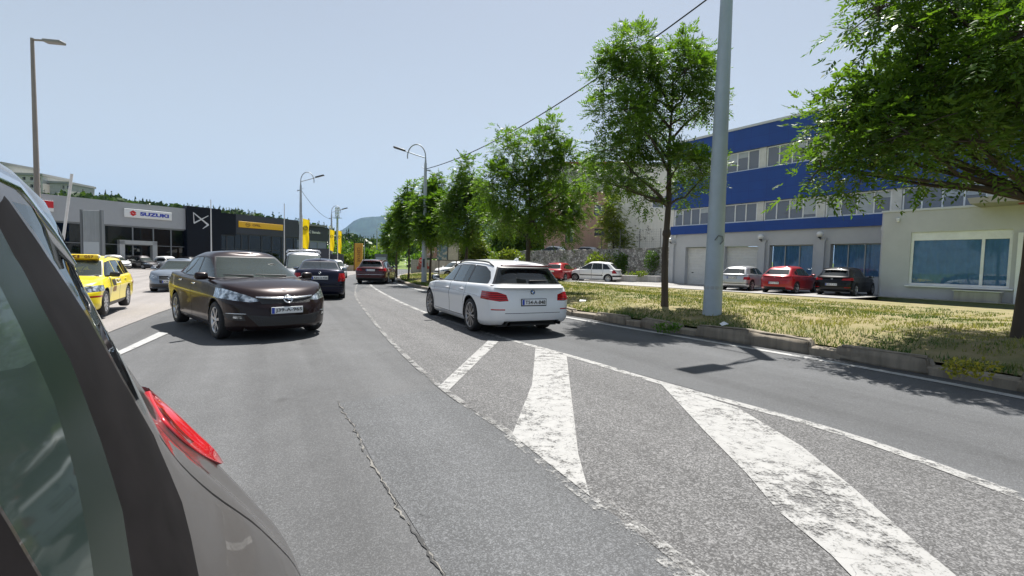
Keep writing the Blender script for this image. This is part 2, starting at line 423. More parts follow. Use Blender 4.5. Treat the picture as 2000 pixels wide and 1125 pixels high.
# dealership yard, lighter paving
_edge = [(-5.2, 2.0), (-6.6, 6.0), (-7.2, 7.58), (-7.92, 8.94), (-9.32, 12.1), (-9.77, 13.3), (-10.33, 16), (-11.9, 24.3), (-13.6, 36), (-16.5, 50), (-19, 70)]
ruled('yard', _edge, [(x-75, y+8) for x, y in _edge], A_LOT, .012, nv=160)
ILR = [(3.9, .6), (3.25, 2.83), (2.93, 3.95), (1.81, 5.48), (1.03, 6.89), (-.38, 8.92), (-2.4, 12.6), (-4.79, 17.9), (-8.2, 26.4), (-10.9, 35), (-13, 50)]
ILL = [(1.9, -.6), (1.0, 1.68), (.78, 2.17), (.5, 2.73), (.03, 3.7), (-.77, 5.03), (-2.15, 8.07), (-3.93, 12.41), (-6.5, 18.85), (-10.2, 30.5), (-13.1, 50)]
ruled('road_island', ILR[:9], ILL[:9], A_COARSE, .004, nv=6)
strip('road_lane', [-3.35, -2.5, -1.5, -.6, .39], A_RIGHT, .003, 0, 110)
flatpoly('road_patch', [(-1.67, 4.43), (-1.2, 3.63), (-.79, 2.86), (-.57, 2.51), (-.27, 1.99), (0, 1.0), (1.2, .6), (1.0, 1.68), (.78, 2.17), (.5, 2.73), (.03, 3.7), (-.82, 5.0)], A_PATCH, .004)
MK = marking('road_paint', .49); MKW = marking('road_paint_worn', .515); MKX = marking('road_paint_faint', .575); MKN = marking('road_paint_fresh', .42, (.36, .36, .355))
def line(name, pts, w, mat, dz=.009):
    P = resample(smooth_poly(np.array(pts)), .4); t = np.gradient(P, axis=0); t /= np.linalg.norm(t, axis=1)[:, None]; n = np.c_[t[:, 1], -t[:, 0]]
    V = []
    for p, q in zip(P, n):
        for s in (-w/2, w/2): V.append((p[0]+q[0]*s, p[1]+q[1]*s, gzf(*(p+q*s))+dz))
    F = [(2*i, 2*i+2, 2*i+3, 2*i+1) for i in range(len(P)-1)]
    me = bpy.data.meshes.new(name); me.from_pydata(V, [], F); me.materials.append(mat)
    bm = bmesh.new(); bm.from_mesh(me)
    for f in bm.faces:
        if f.normal.z < 0: f.normal_flip()
    bm.to_mesh(me); bm.free(); return kind(link(name, me), 'structure')
line('road_marking', ILR, .13, MKW)
line('road_marking', ILL[:5], .15, MKX); line('road_marking', ILL[4:], .075, marking('road_paint_thin', .53, (.19, .188, .183)))
strip('road_marking', [-.09, .07], MKN, .009)
flatpoly('road_marking', [(-.40, 8.36), (-.22, 8.18), (-.66, 4.98), (-.80, 5.08)], MK, .010)
flatpoly('road_marking', [(.42, 7.70), (.86, 6.98), (.52, 3.35), (.50, 2.72), (.03, 3.7), (.26, 5.3)], MK, .010)
flatpoly('road_marking', [(1.81, 5.48), (2.30, 4.59), (2.33, 3.6), (2.24, 2.95), (2.12, 2.3), (2.0, 1.5), (1.55, 1.6), (1.60, 2.2), (1.57, 2.6), (1.63, 3.06), (1.68, 3.9)], MK, .010)
flatpoly('road_marking', [(-5.70, 6.55), (-5.95, 6.8), (-6.72, 8.73), (-6.40, 8.55)], MKN, .012)
# the long crack filled with pale grit
_cp = resample(np.array([(-1.72, 4.55), (-1.62, 4.35), (-1.22, 3.66), (-.98, 3.2), (-.80, 2.86), (-.57, 2.48), (-.28, 2.0), (-.1, 1.6), (.1, 1.1)]), .006)
_rr = np.random.RandomState(3)
def smooth_noise(n, step, amp, seed):
    r = np.random.RandomState(seed); k = n//step+2; return np.interp(np.arange(n), np.arange(k)*step, r.randn(k)*amp)
def crackmesh(name, wid, mat, dz, seed, thr, path=None, fade=25):
    C = _cp if path is None else path; n = len(C)
    off = smooth_noise(n, 14, .006, 1)+smooth_noise(n, 5, .0035, 2)+smooth_noise(n, 45, .010, 4)
    V = []; F = []; prev = False
    wl = smooth_noise(n, 7, .55, seed)+smooth_noise(n, 40, .35, seed+1)+.75; wr = smooth_noise(n, 7, .55, seed+2)+smooth_noise(n, 40, .35, seed+3)+.75
    for i, p in enumerate(C):
        f = min(1, i/fade, (n-i)/fade); a = wid*max(0, wl[i]-thr)*f; b = wid*max(0, wr[i]-thr)*f; x = p[0]+off[i]; y = p[1]+off[i]*.55
        V += [(x-a*.85, y-.5*a, dz), (x+b*.85, y+.5*b, dz)]
        if i and a+b > .0015: F.append((2*i-2, 2*i-1, 2*i+1, 2*i))
    me = bpy.data.meshes.new(name); me.from_pydata(V, [], F); me.materials.append(mat); return kind(link(name, me), 'structure')
CKD = M('crack_dark', (.04, .04, .04), .9); CKG = M('crack_grit', (.165, .158, .145), .95, var=.4, vscale=70)
crackmesh('road_crack', .0085, CKD, .006, 20, .2)
crackmesh('road_crack', .0068, CKG, .0066, 30, .3)
for k, (x, y, dx, dy) in enumerate([(-1.22, 3.66, .16, -.02), (-.98, 3.2, -.12, -.10), (-.57, 2.48, .17, -.03), (-.80, 2.86, .10, .04)]):
    crackmesh('road_crack', .006, CKD, .0075, 50+k, .3, resample(np.array([(x, y), (x+dx*.5, y+dy*.5+.02), (x+dx, y+dy)]), .006), 6)

strip('verge', list(np.arange(.66, 3, .3))+[3, 3.6, 4.5, 5.5, 6.5, 8, 10, 12, 14, 17], SOIL, 0.0, 0, 150)

# kerb: low run plus the tall worn blocks
KCON = wallmat('kerb_concrete', (.29, .25, .195), .5, 60, True, .5)
_V = []; _F = []
for i, (p, n) in enumerate(zip(KL[:150], KN[:150])):
    h = .13+.015*math.sin(i*1.7)
    for s, z in ((.36, -.02), (.37, h-.02), (.40, h), (.58, h+.005), (.66, h-.02), (.70, -.02)):
        q = p+n*s; _V.append((q[0], q[1], z))
for i in range(149):
    for j in range(5): _F.append((i*6+j, (i+1)*6+j, (i+1)*6+j+1, i*6+j+1))
_me = bpy.data.meshes.new('kerb'); _me.from_pydata(_V, [], _F); _me.materials.append(KCON); kind(link('kerb', _me), 'structure')
def kerb_block(x, y, L, h, tilt, label):
    i = int(np.argmin((KL[:, 0]-x)**2+(KL[:, 1]-y)**2)); p = KL[i]+KN[i]*.47; t = _tn[i]
    bm = bmesh.new(); bmesh.ops.create_cube(bm, size=1)
    for v in bm.verts: v.co = Vector((v.co.x*L*(1 if v.co.z < 0 else .86), v.co.y*.26*(1 if v.co.z < 0 else .8), (v.co.z+.5)*(h*.78+.06)-.06))
    bmesh.ops.bevel(bm, geom=bm.edges[:], offset=.035, segments=2, affect='EDGES')
    bmesh.ops.subdivide_edges(bm, edges=bm.edges[:], cuts=2, use_grid_fill=True)
    rr = random.Random(int(x*100+y*37))
    for v in bm.verts: v.co += Vector((rr.uniform(-1, 1), rr.uniform(-1, 1), rr.uniform(-1, 1)))*.016
    me = bpy.data.meshes.new('kerb_block'); bm.to_mesh(me); bm.free(); me.materials.append(KCON)
    me.polygons.foreach_set('use_smooth', [True]*len(me.polygons)); me.update()
    o = link('kerb_block', me, None, (p[0], p[1], 0), (0, tilt, math.atan2(t[1], t[0])))
    return tag(o, label, 'kerb stone', 'raised kerb stones along the verge')
for b in [(-2.6, 19.4, 1.3, .27, .01, 'raised kerb stone in front of the second tree from the slim pole'),
          (1.15, 12.85, 1.2, .26, -.02, 'small raised kerb stone just behind the rear of the white estate car'),
          (2.05, 11.4, 1.2, .27, .02, 'pale raised kerb stone level with the double-crowned tree'),
          (2.95, 10.1, 1.15, .28, -.015, 'raised kerb stone between the double-crowned tree and the thick pale pole'),
          (3.75, 8.85, 1.25, .34, .03, 'tall kerb stone with a pale top beside the thick pole foot'),
          (4.55, 7.75, 1.25, .33, -.02, 'wide kerb stone near the shadow of the lamp head'),
          (5.3, 6.45, 1.3, .30, .01, 'dark kerb stone overgrown by grass in the tree shade'),
          (6.1, 4.7, 1.3, .34, .0, 'kerb stone at the picture edge under the big dark tree')]:
    kerb_block(*b)

# grass blades on the verge (nobody could count them)
def blades(name, X, Y, Z, Hh, Wd, tint, mat, seed=1, knd='stuff'):
    rr = np.random.RandomState(seed); n = len(X); a = rr.rand(n)*2*np.pi; le = Hh*(.25+.75*rr.rand(n)); b = rr.rand(n)*2*np.pi
    cx, cy = np.cos(a)*Wd/2, np.sin(a)*Wd/2
    V = np.empty((n, 3, 3))
    V[:, 0] = np.c_[X-cx, Y-cy, Z]; V[:, 1] = np.c_[X+cx, Y+cy, Z]; V[:, 2] = np.c_[X+np.cos(b)*le*.7, Y+np.sin(b)*le*.7, Z+Hh]
    return fastmesh(name, V.reshape(-1, 3), 3, tint, mat, knd)
def fastmesh(name, V, k, tint, mat, knd=None, parent=None):
    n = len(V)//k; me = bpy.data.meshes.new(name); me.vertices.add(len(V)); me.vertices.foreach_set('co', V.ravel())
    me.loops.add(len(V)); me.loops.foreach_set('vertex_index', np.arange(len(V), dtype=np.int32))
    me.polygons.add(n); me.polygons.foreach_set('loop_start', np.arange(0, len(V), k, dtype=np.int32))
    me.update(calc_edges=True)
    at = me.attributes.new('tint', 'FLOAT', 'POINT'); at.data.foreach_set('value', np.repeat(np.clip(tint, 0, 1), k).astype(np.float32))
    me.materials.append(mat); me.validate()
    o = link(name, me, parent)
    if knd: o['kind'] = knd
    return o
def lown(x, y, f=1.0, ph=0.0):
    return (np.sin(x*1.3*f+ph)+np.sin(y*1.7*f+1.3+ph)+np.sin((x+y)*.9*f+2.1)+np.sin((x-y)*2.3*f+.4+ph)+.6*np.sin(x*4.1*f+y*3.3*f))/4.6
GRASSM = leafmat('grass_blade', (.05, .105, .02), (.30, .275, .10), .28)
_g = np.random.RandomState(11); _N = 330000
_i = _g.randint(0, 130, _N); _s = .62+_g.rand(_N)**1.25*13.5; _t = _g.rand(_N)
_x = KL[_i, 0]+(KL[_i+1, 0]-KL[_i, 0])*_t+KN[_i, 0]*_s; _y = KL[_i, 1]+(KL[_i+1, 1]-KL[_i, 1])*_t+KN[_i, 1]*_s
_dd = np.hypot(_x, _y); _np = _x*.823+_y*.567
_k = (lown(_x, _y, 1.9, 7)+.35*lown(_x, _y, 6, 3) > -.40) & (_y > 1.5) & (_g.rand(_N) < np.clip(9/_dd, .12, 1)) & (_np < np.where((_x-21.7)*-.567+(_y-25.9)*.823 > -.2, 24.9, 28.9)) & (_dd < 42)
_x, _y, _s, _dd = _x[_k], _y[_k], _s[_k], _dd[_k]
_ti = .47+.75*lown(_x, _y, .8)+.4*lown(_x, _y, 2.7, 2)+.22*_g.randn(len(_x))
_ti[_s < 1.1] -= .35
_hh = (.025+.055*_g.rand(len(_x)))*(1+.5*lown(_x, _y, 1.4, 4))*np.where(_s < 1.0, 1.5, 1)
blades('grass', _x, _y, gz(_x, _y, _s)-.005, _hh, .007+.0011*_dd, _ti, GRASSM)
# ================================================================ cars
def smooth_prof(pts, w=.07):
    P = np.array(sorted(pts), float); xs = np.linspace(P[0, 0], P[-1, 0], 240); zs = np.interp(xs, P[:, 0], P[:, 1])
    k = max(1, int(w/(xs[1]-xs[0]))); ker = np.ones(2*k+1)/(2*k+1)
    zs = np.convolve(np.pad(zs, k, mode='edge'), ker, 'valid')
    return lambda x: np.interp(x, xs, zs)
def half_outline(xf, xr, w, af, nf, ar, nr, mid=26, taper=.06):
    pts = []
    for i in range(15):
        t = (i/14)*math.pi/2; pts.append((xf-af+af*math.cos(t)**(2/nf), w*math.sin(t)**(2/nf)))
    for i in range(1, mid):
        pts.append((xf-af+(xr+ar-xf+af)*i/mid, w))
    for i in range(14, -1, -1):
        t = (i/14)*math.pi/2; pts.append((xr+ar-ar*math.cos(t)**(2/nr), w*math.sin(t)**(2/nr)))
    P = np.array(pts); c = (xf+xr)/2; h = (xf-xr)/2
    P[:, 1] *= 1-taper*np.abs((P[:, 0]-c)/h)**3.5
    return P
def stack(bm, out, levels, zb, zt, crown, mode, ny=10, cls=0):
    """levels: (t, k, df, dr); rings of the half outline, mirrored, plus a crowned lid"""
    n = len(out); xf, xr = out[:, 0].max(), out[:, 0].min(); L = xf-xr
    rings = []
    for t, k, df, dr in levels:
        x = out[:, 0].copy()
        if mode == 'scale': x = xr+dr+(x-xr)*(L-df-dr)/L
        else:
            x = x-df*sst(xf-.95, xf, x)+dr*sst(xr+.8, xr, x)
        y = out[:, 1]*k; z = zb(x)+t*(zt(x)-zb(x))
        rings.append(np.c_[x, y, z])
    VL = [[bm.verts.new(p) for p in r] for r in rings]
    VR = [[(VL[j][i] if i in (0, n-1) else bm.verts.new((r[i][0], -r[i][1], r[i][2]))) for i in range(n)] for j, r in enumerate(rings)]
    fs = []
    for j in range(len(rings)-1):
        for i in range(n-1):
            fs.append(bm.faces.new((VL[j][i], VL[j+1][i], VL[j+1][i+1], VL[j][i+1])))
            fs.append(bm.faces.new((VR[j][i], VR[j][i+1], VR[j+1][i+1], VR[j+1][i])))
    for f in fs: f.normal_flip()
    nw = len(fs)
    # lid
    top = rings[-1]; rows = [[VL[-1][0]]]
    wmax = top[:, 1].max()
    for i in range(1, n-1):
        a, b = VL[-1][i], VR[-1][i]; row = [a]
        for q in range(1, ny):
            s = 1-2*q/ny; hw = top[i, 1]
            row.append(bm.verts.new((top[i, 0], hw*s, top[i, 2]+crown*(1-s*s)*(hw/wmax)**1.5)))
        row.append(b); rows.append(row)
    rows.append([VL[-1][-1]])
    for r0, r1 in zip(rows[:-1], rows[1:]):
        if len(r0) == 1:
            for q in range(ny): fs.append(bm.faces.new((r0[0], r1[q+1], r1[q])))
        elif len(r1) == 1:
            for q in range(ny): fs.append(bm.faces.new((r0[q], r0[q+1], r1[0])))
        else:
            for q in range(ny): fs.append(bm.faces.new((r0[q], r0[q+1], r1[q+1], r1[q])))
    for f in fs[nw:]:
        f.normal_update()
        if f.normal.z < 0: f.normal_flip()
    for f in fs: f.material_index = cls; f.smooth = True
def pip(p, poly):
    x, y = p; c = False; n = len(poly)
    for i in range(n):
        x1, y1 = poly[i]; x2, y2 = poly[(i+1) % n]
        if (y1 > y) != (y2 > y) and x < (x2-x1)*(y-y1)/(y2-y1)+x1: c = not c
    return c
def cut(bm, poly, ax, sel, cls, extra=None):
    """cut the surface along a polygon seen along axis ax ('x' front view y,z; 'y' side view x,z; 'z' plan) and mark what lies inside"""
    ix = {'x': (1, 2), 'y': (0, 2), 'z': (0, 1)}[ax]
    P = [Vector(p) for p in poly]; lo = [min(p[k] for p in P) for k in (0, 1)]; hi = [max(p[k] for p in P) for k in (0, 1)]
    def near():
        out = []
        for f in bm.faces:
            a = [v.co[ix[0]] for v in f.verts]; b = [v.co[ix[1]] for v in f.verts]
            if max(a) < lo[0] or min(a) > hi[0] or max(b) < lo[1] or min(b) > hi[1]: continue
            if sel(f.calc_center_median(), f.normal): out.append(f)
        return out
    planes = []
    for i in range(len(P)):
        a, b = P[i], P[(i+1) % len(P)]; d = b-a
        if d.length < 1e-6: continue
        co = [0, 0, 0]; no = [0, 0, 0]; co[ix[0]], co[ix[1]] = a; no[ix[0]], no[ix[1]] = -d.y, d.x
        planes.append((Vector(co), Vector(no).normalized()))
    for q in (extra or []): planes.append((Vector(q[0]), Vector(q[1])))
    for co, no in planes:
        fs = near(); g = set(fs)
        for f in fs: g.update(f.edges); g.update(f.verts)
        bmesh.ops.bisect_plane(bm, geom=list(g), plane_co=co, plane_no=no, dist=1e-5)
    bm.normal_update(); out = []
    for f in near():
        c = f.calc_center_median()
        if pip((c[ix[0]], c[ix[1]]), poly) and all((c-Vector(q[0])).dot(Vector(q[1])) > 0 for q in (extra or [])):
            if cls is not None: f.material_index = cls
            out.append(f)
    return out
def grow(poly, d):
    n = len(poly); out = []; A = sum(poly[i][0]*poly[(i+1) % n][1]-poly[(i+1) % n][0]*poly[i][1] for i in range(n))
    sg = 1 if A > 0 else -1
    for i in range(n):
        p0, p1, p2 = [Vector(poly[k % n]) for k in (i-1, i, i+1)]
        a = (p1-p0).normalized(); b = (p2-p1).normalized(); na = Vector((a.y, -a.x))*sg; nb = Vector((b.y, -b.x))*sg
        m = na+nb; m = m/max(.35, m.length_squared/2) if m.length > 1e-6 else na
        out.append(tuple(p1+m*d))
    return out
def mirror(poly): return [(-a, b) for a, b in reversed(poly)]

def wheel(parent, loc, r, wdt, style, rim, steer=0, spin=0.0):
    side = 1 if loc[1] > 0 else -1
    h = wdt/2
    rr = r*.68 if style != 'low' else r*.73
    m = MB(); m.lathe([(rr*.95, -h*.8), (rr*.95, h*.55), (.05, h*.35), (.0, h*.35)], 28, 'y')
    m.lathe([(rr*.55, h*.40), (rr*.55, h*.46), (0.0, h*.46)], 20, 'y')
    rot = (0, 0, steer) if side > 0 else (0, 0, math.pi+steer)
    wo = m.build('wheel', M('brake_disc', (.09, .09, .09), .4, .8), parent, loc, rot)
    m = MB(); m.lathe([(rr, -h*.9), (rr*1.05, -h), (r*.93, -h), (r*.985, -h*.75), (r, -h*.4), (r, h*.4), (r*.985, h*.75), (r*.93, h), (rr*1.08, h*.98), (rr*1.0, h*.85)], 40, 'y')
    m.build('tyre', TYRE, wo)
    m = MB(); m.lathe([(rr*.93, h*.6), (rr*.95, h*.86), (rr*1.03, h*.93), (rr*1.04, h*.8)], 40, 'y')
    ns = {'five': 5, 'seven': 7, 'multi': 15, 'cap': 9, 'low': 10}[style]
    for k in range(ns):
        a = 2*math.pi*(k+spin)/ns; wd = {'five': .26, 'seven': .2, 'multi': .07, 'cap': .2, 'low': .075}[style]*rr
        offs = (-.09, .09) if style == 'low' else (0,)
        for o in offs:
            ca, sa = math.cos(a), math.sin(a); c2, s2 = math.cos(a+o), math.sin(a+o)
            p = [(rr*.16*ca-wd*.6*sa*0-sa*wd*.45, rr*.16*sa+ca*wd*.45), (rr*.16*ca+sa*wd*.45, rr*.16*sa-ca*wd*.45),
                 (rr*.97*c2+s2*wd*.55, rr*.97*s2-c2*wd*.55), (rr*.97*c2-s2*wd*.55, rr*.97*s2+c2*wd*.55)]
            V = [(p[0][0], h*.83, p[0][1]), (p[1][0], h*.83, p[1][1]), (p[2][0], h*.90, p[2][1]), (p[3][0], h*.90, p[3][1])]
            V += [(v[0], h*.58, v[2]) for v in V]
            m.add(V, [(0, 1, 2, 3), (0, 4, 5, 1), (1, 5, 6, 2), (2, 6, 7, 3), (3, 7, 4, 0), (7, 6, 5, 4)])
    m.lathe([(rr*.2, h*.55), (rr*.2, h*.84), (rr*.15, h*.9), (0, h*.91)], 18, 'y')
    m.build('rim', rim, wo)
    return wo

def plate(parent, loc, rz, tilt, txt, size=(.52, .112), frame=True):
    """licence plate facing local +x"""
    W, H_ = size; m = MB(); m.rbox((0, 0, 0), (.012, W, H_), .006)
    o = m.build('licence_plate', PLATEW, parent, loc, (0, tilt, rz))
    if frame:
        m = MB(); m.prism([(-W/2-.015, -H_/2-.02), (W/2+.015, -H_/2-.02), (W/2+.015, H_/2+.012), (-W/2-.015, H_/2+.012)], -.012, -.0065, 'x'); m.build('plate_frame', BLACKP, o)
    m = MB(); m.prism([(-W/2+.006, -H_/2+.006), (-W/2+.05, -H_/2+.006), (-W/2+.05, H_/2-.006), (-W/2+.006, H_/2-.006)], .0062, .0078, 'x'); m.build('plate_band', PLATEB, o)
    if txt:
        put_text('plate_number', txt, W*.84, H_*.62, INK, o, (.0085, .024, 0), (R(90), 0, R(90)), bold=.012)
    return o

LOW_LEVELS = [(0, .895, .16, .12), (.05, .945, .06, .05), (.14, .972, .015, .01), (.28, .974, 0, 0), (.42, .977, .0, 0), (.54, .986, .02, .01), (.62, .997, .035, .02), (.67, 1.0, .05, .03),
              (.71, .995, .065, .04), (.78, .978, .09, .06), (.86, .964, .125, .08), (.93, .950, .17, .11), (.975, .938, .21, .14), (1.0, .918, .26, .17)]
def make_car(S, label, loc, heading, group=None):
    """S: measurements of the kind; heading: direction of the nose in world degrees from +X"""
    root = thing(S.get('name', 'parked_car'), label, S.get('cat', 'car'), loc, R(heading), group)
    g = S.get; xf, xr, Wd, Hh = S['xf'], S['xr'], S['W'], S['H']; wf, wr, r = S['wf'], S['wr'], S['r']; hw = Wd/2
    zt = smooth_prof(S['top']); zbp = smooth_prof([(xr, g('zb', .24)+.06), (xr+.5, g('zb', .24)), (xf-.5, g('zb', .24)-.03), (xf, g('zb', .24))])
    bm = bmesh.new()
    lo = half_outline(xf, xr, hw, g('af', .62), g('nf', 2.7), g('ar', .48), g('nr', 3.2))
    lv = [(t, k, df*g('fs', 1), dr*g('rs', 1)) for t, k, df, dr in LOW_LEVELS]
    stack(bm, lo, lv, zbp, zt, g('crown', .05), 'edge')
    bm.normal_update(); cab = g('cab')      # (base front, base rear, roof front, roof rear)
    c0, c1, c2, c3 = cab; belt = g('belt'); gw = hw*g('gw', .905)
    # floor of the glasshouse (dark cabin)
    cut(bm, [(c1+.22, -gw*.86), (c0-.16, -gw*.86), (c0-.16, gw*.86), (c1+.22, gw*.86)], 'z', lambda c, n: n.z > .8, 9)
    # wheel arches
    for wx in (wf, wr):
        ra = r+g('gap', .05); poly = [(wx+ra*math.cos(t), r+ra*math.sin(t)) for t in np.linspace(-.45*math.pi, 1.45*math.pi, 30)]
        rim_ = [(wx+(ra+.016)*math.cos(t), r+(ra+.016)*math.sin(t)) for t in np.linspace(-.45*math.pi, 1.45*math.pi, 30)]
        ss = lambda c, n: abs(c.y) > hw*.62 and abs(n.z) < .93
        if g('archtrim', 1): cut(bm, rim_, 'y', ss, 7)
        fs = cut(bm, poly, 'y', ss, None); bmesh.ops.delete(bm, geom=fs, context='FACES')
    side = lambda c, n: abs(n.y) > .5
    # doors with dark shut lines
    for d in g('doors', []):
        cut(bm, grow(d, .011), 'y', side, 7); cut(bm, d, 'y', side, 6)
    fr = lambda c, n: c.x > xf-g('lampback', .85) and (n.x > .12 or abs(n.y) > .5) and n.z < .97
    re = lambda c, n: c.x < xr+g('tailback', .45) and (n.x < -.08 or abs(n.y) > .5) and n.z < .97
    for cls, poly in g('front', []):
        for q in ((poly, mirror(poly)) if min(p[0] for p in poly) > .001 else (poly,)): cut(bm, q, 'x', fr, cls)
    for cls, poly in g('rear', []):
        for q in ((poly, mirror(poly)) if min(p[0] for p in poly) > .001 else (poly,)): cut(bm, q, 'x', re, cls)
    for cls, poly in g('flank', []): cut(bm, poly, 'y', lambda c, n: abs(n.y) > .3, cls)
    nlow = len(bm.faces)
    # glasshouse
    bg_ = bmesh.new(); zbelt = smooth_prof([(c1-.3, belt[0]-.05), (c0+.3, belt[1]-.05)]); zroof = smooth_prof(S['roof'], .12)
    go = half_outline(c0, c1, gw, g('gaf', .42), g('gnf', 3.0), g('gar', .36), g('gnr', 3.2), taper=g('gtap', .10))
    n_ = 14; tum = g('tumble', .24); gl = []
    for i in range(n_+1):
        t = i/n_; e = sst(.80, 1.02, t)
        gl.append((t, 1-tum*t-(.10)*e**2, (c0-c2)*(t**1.06)+.03*e, (c3-c1)*(t**g('rearp', 1.15))+.03*e))
    stack(bg_, go, gl, zbelt, zroof, g('rcrown', .045), 'scale')
    bg_.normal_update()
    for wpoly, cls in g('glass', []): 
        sg = lambda c, n: abs(n.y) > .55
        cut(bg_, grow(wpoly, .022), 'y', sg, 7); cut(bg_, wpoly, 'y', sg, cls)
    for pl in g('pillars', []): cut(bg_, pl, 'y', lambda c, n: abs(n.y) > .55, 7)
    fz = lambda c, n: n.x > .22 and n.z < .96 and c.z < Hh-.02; rz_ = lambda c, n: n.x < -.12 and n.z < .96 and c.z < Hh-.02
    if g('screen'):
        cut(bg_, grow(S['screen'], .02), 'x', fz, 7); cut(bg_, S['screen'], 'x', fz, 1)
    if g('backlight'):
        cut(bg_, grow(S['backlight'], .02), 'x', rz_, 7); cut(bg_, S['backlight'], 'x', rz_, 2)
    # bring together, then split by class
    def split(b, names):
        for cls, (nm, mats) in names.items():
            fs = [f for f in b.faces if f.material_index in (cls if isinstance(cls, tuple) else (cls,))]
            if not fs: continue
            sides = g('twosided', {}).get(nm)
            groups = [fs]
            if nm in ('side_window', 'door', 'headlight', 'tail_light', 'rear_fog_strip', 'fog_lamp', 'grille', 'bumper_trim', 'reflector', 'side_moulding', 'reversing_lamp', 'bumper_sill'):
                # one mesh for every separate pane, door or lamp
                groups = []; seen = set(); S_ = set(fs)
                for f in fs:
                    if f in seen: continue
                    st = [f]; seen.add(f); cc = []
                    while st:
                        q = st.pop(); cc.append(q)
                        for e in q.edges:
                            for k in e.link_faces:
                                if k in S_ and k not in seen: seen.add(k); st.append(k)
                    groups.append(cc)
                groups = [q for q in groups if sum(f.calc_area() for f in q) > .002]
            for gq in groups:
                idx = {}; V = []; F = []; mi = []; sm = []
                for f in gq:
                    k = []
                    for v in f.verts:
                        if v not in idx: idx[v] = len(V); V.append(v.co[:])
                        k.append(idx[v])
                    F.append(k); mi.append(0 if not isinstance(cls, tuple) or f.material_index == cls[0] else cls.index(f.material_index)); sm.append(True)
                me = bpy.data.meshes.new(nm); me.from_pydata(V, [], F)
                for m in mats: me.materials.append(m)
                me.polygons.foreach_set('material_index', mi); me.polygons.foreach_set('use_smooth', sm); me.update()
                link(nm, me, root)
    P = S['paint']
    split(bm, {(0, 7, 9): ('body', [P, SEAM, INTER]), 6: ('door', [P]), 3: ('headlight', [LAMP]), 4: ('tail_light', [REDL]), 5: ('bumper_trim', [BLACKP]), 8: ('grille', [M('grille_black', (.02, .02, .021), .5, bump=.6, bscale=70, bdist=.02)]),
               10: ('fog_lamp', [LAMP]), 11: ('reflector', [REDL]), 12: ('side_moulding', [BLACKP]), 13: ('reversing_lamp', [WHITEP]), 14: ('bumper_sill', [S.get('paint2', P)])})
    split(bg_, {(0, 7): ('roof', [S.get('roofpaint', P), BLACKP]), 1: ('windscreen', [g('gscreen', GLASSW)]), 2: ('rear_window', [g('grear', GLASSD)]), 15: ('side_window', [g('gside', GLASS)]), 16: ('side_window', [GLASSD])})
    tree_lo = BVHTree.FromBMesh(bm); tree_gh = BVHTree.FromBMesh(bg_)
    def hit(o, d, t=None):
        best = None
        for q in ((tree_lo, tree_gh) if t is None else (t,)):
            h = q.ray_cast(Vector(o), Vector(d))
            if h[0] is not None and (best is None or h[3] < best[3]): best = h
        return (best[0], best[1]) if best else (Vector(o), -Vector(d))
    # underside and wells
    m = MB(); m.box(((xf+xr)/2, 0, .30), (xf-xr-.5, Wd*.70, .22)); m.box(((wf+wr)/2, 0, .33), (wf-wr-2*r-.16, Wd*.90, .2))
    m.box(((xf+xr)/2, 0, .52), (xf-xr-.7, Wd*.66, .3))
    m.build('underbody', BLACKP, root)
    ww = g('tw', .205)
    for wx, sx in ((wf, g('steer', 0)), (wr, 0)):
        for sy in (1, -1): wheel(root, (wx, sy*(hw-ww/2-.022), r), r, ww, g('wheel', 'five'), g('rim', ALLOY), R(sx), .3 if wx == wf else .1)
    # mirrors
    if g('mirror') is not None:
        mx, mz = S['mirror']
        for sy in (1, -1):
            m = MB(); m.rbox((0, sy*.10, 0), (.11, .21, .135), .05); m.tube([(.02, -sy*.10, -.055), (0, sy*.05, -.02)], [.028, .022], 8)
            mo = m.build('wing_mirror', g('mirrormat', P), root, (mx, sy*(gw*.98+.035), mz))
            m = MB(); m.rbox((-.056, sy*.10, 0), (.006, .17, .10), .004); m.build('mirror_glass', M('mirror_glass', (.25, .27, .29), .05, 1), mo)
    for hx, hz in g('handles', []):
        for sy in (1, -1):
            p, n = hit((hx, sy*3, hz), (0, -sy, 0), tree_lo)
            m = MB(); m.rbox((0, sy*.018, 0), (.19, .03, .03), .012); m.build('door_handle', g('handlemat', P), root, p)
    if g('seats', 0):
        zf = belt[1]-.12
        for sx in ([c0-.95, c0-1.75] if g('seats') > 1 else [c0-.95]):
            for sy in (.37, -.37):
                m = MB(); m.rbox((-.06, sy*hw/.9, zf+.06), (.13, .44, .42), .05, Matrix.Rotation(R(-10), 4, 'Y')); m.rbox((-.12, sy*hw/.9, zf+.36), (.09, .25, .17), .04)
                m.build('seat', SEATM, root, (sx, 0, 0))
        m = MB(); m.rbox((c0-.42, 0, zf+.10), (.5, gw*1.6, .14), .06); m.build('dashboard', INTER, root)
        m = MB(); q = [(math.cos(t)*.18, math.sin(t)*.18) for t in np.linspace(0, 2*math.pi, 25)]
        m.tube([(-.25*b*.5, a, b) for a, b in q], .014, 6, False); m.box((0, 0, 0), (.04, .3, .05)); m.build('steering_wheel', BLACKP, root, (c0-.72, .36, zf+.22))
        m = MB(); m.rbox((c2-.05+.1, 0, Hh-.17), (.02, .24, .07), .02); m.build('rear_view_mirror', BLACKP, root)
    if g('plate_f') is not None:
        z, txt = S['plate_f'][:2]; yo = S['plate_f'][2] if len(S['plate_f']) > 2 else 0
        p, n = hit((5, yo, z), (-1, 0, 0)); plate(root, (p.x+.012, yo, z), 0, 0, txt)
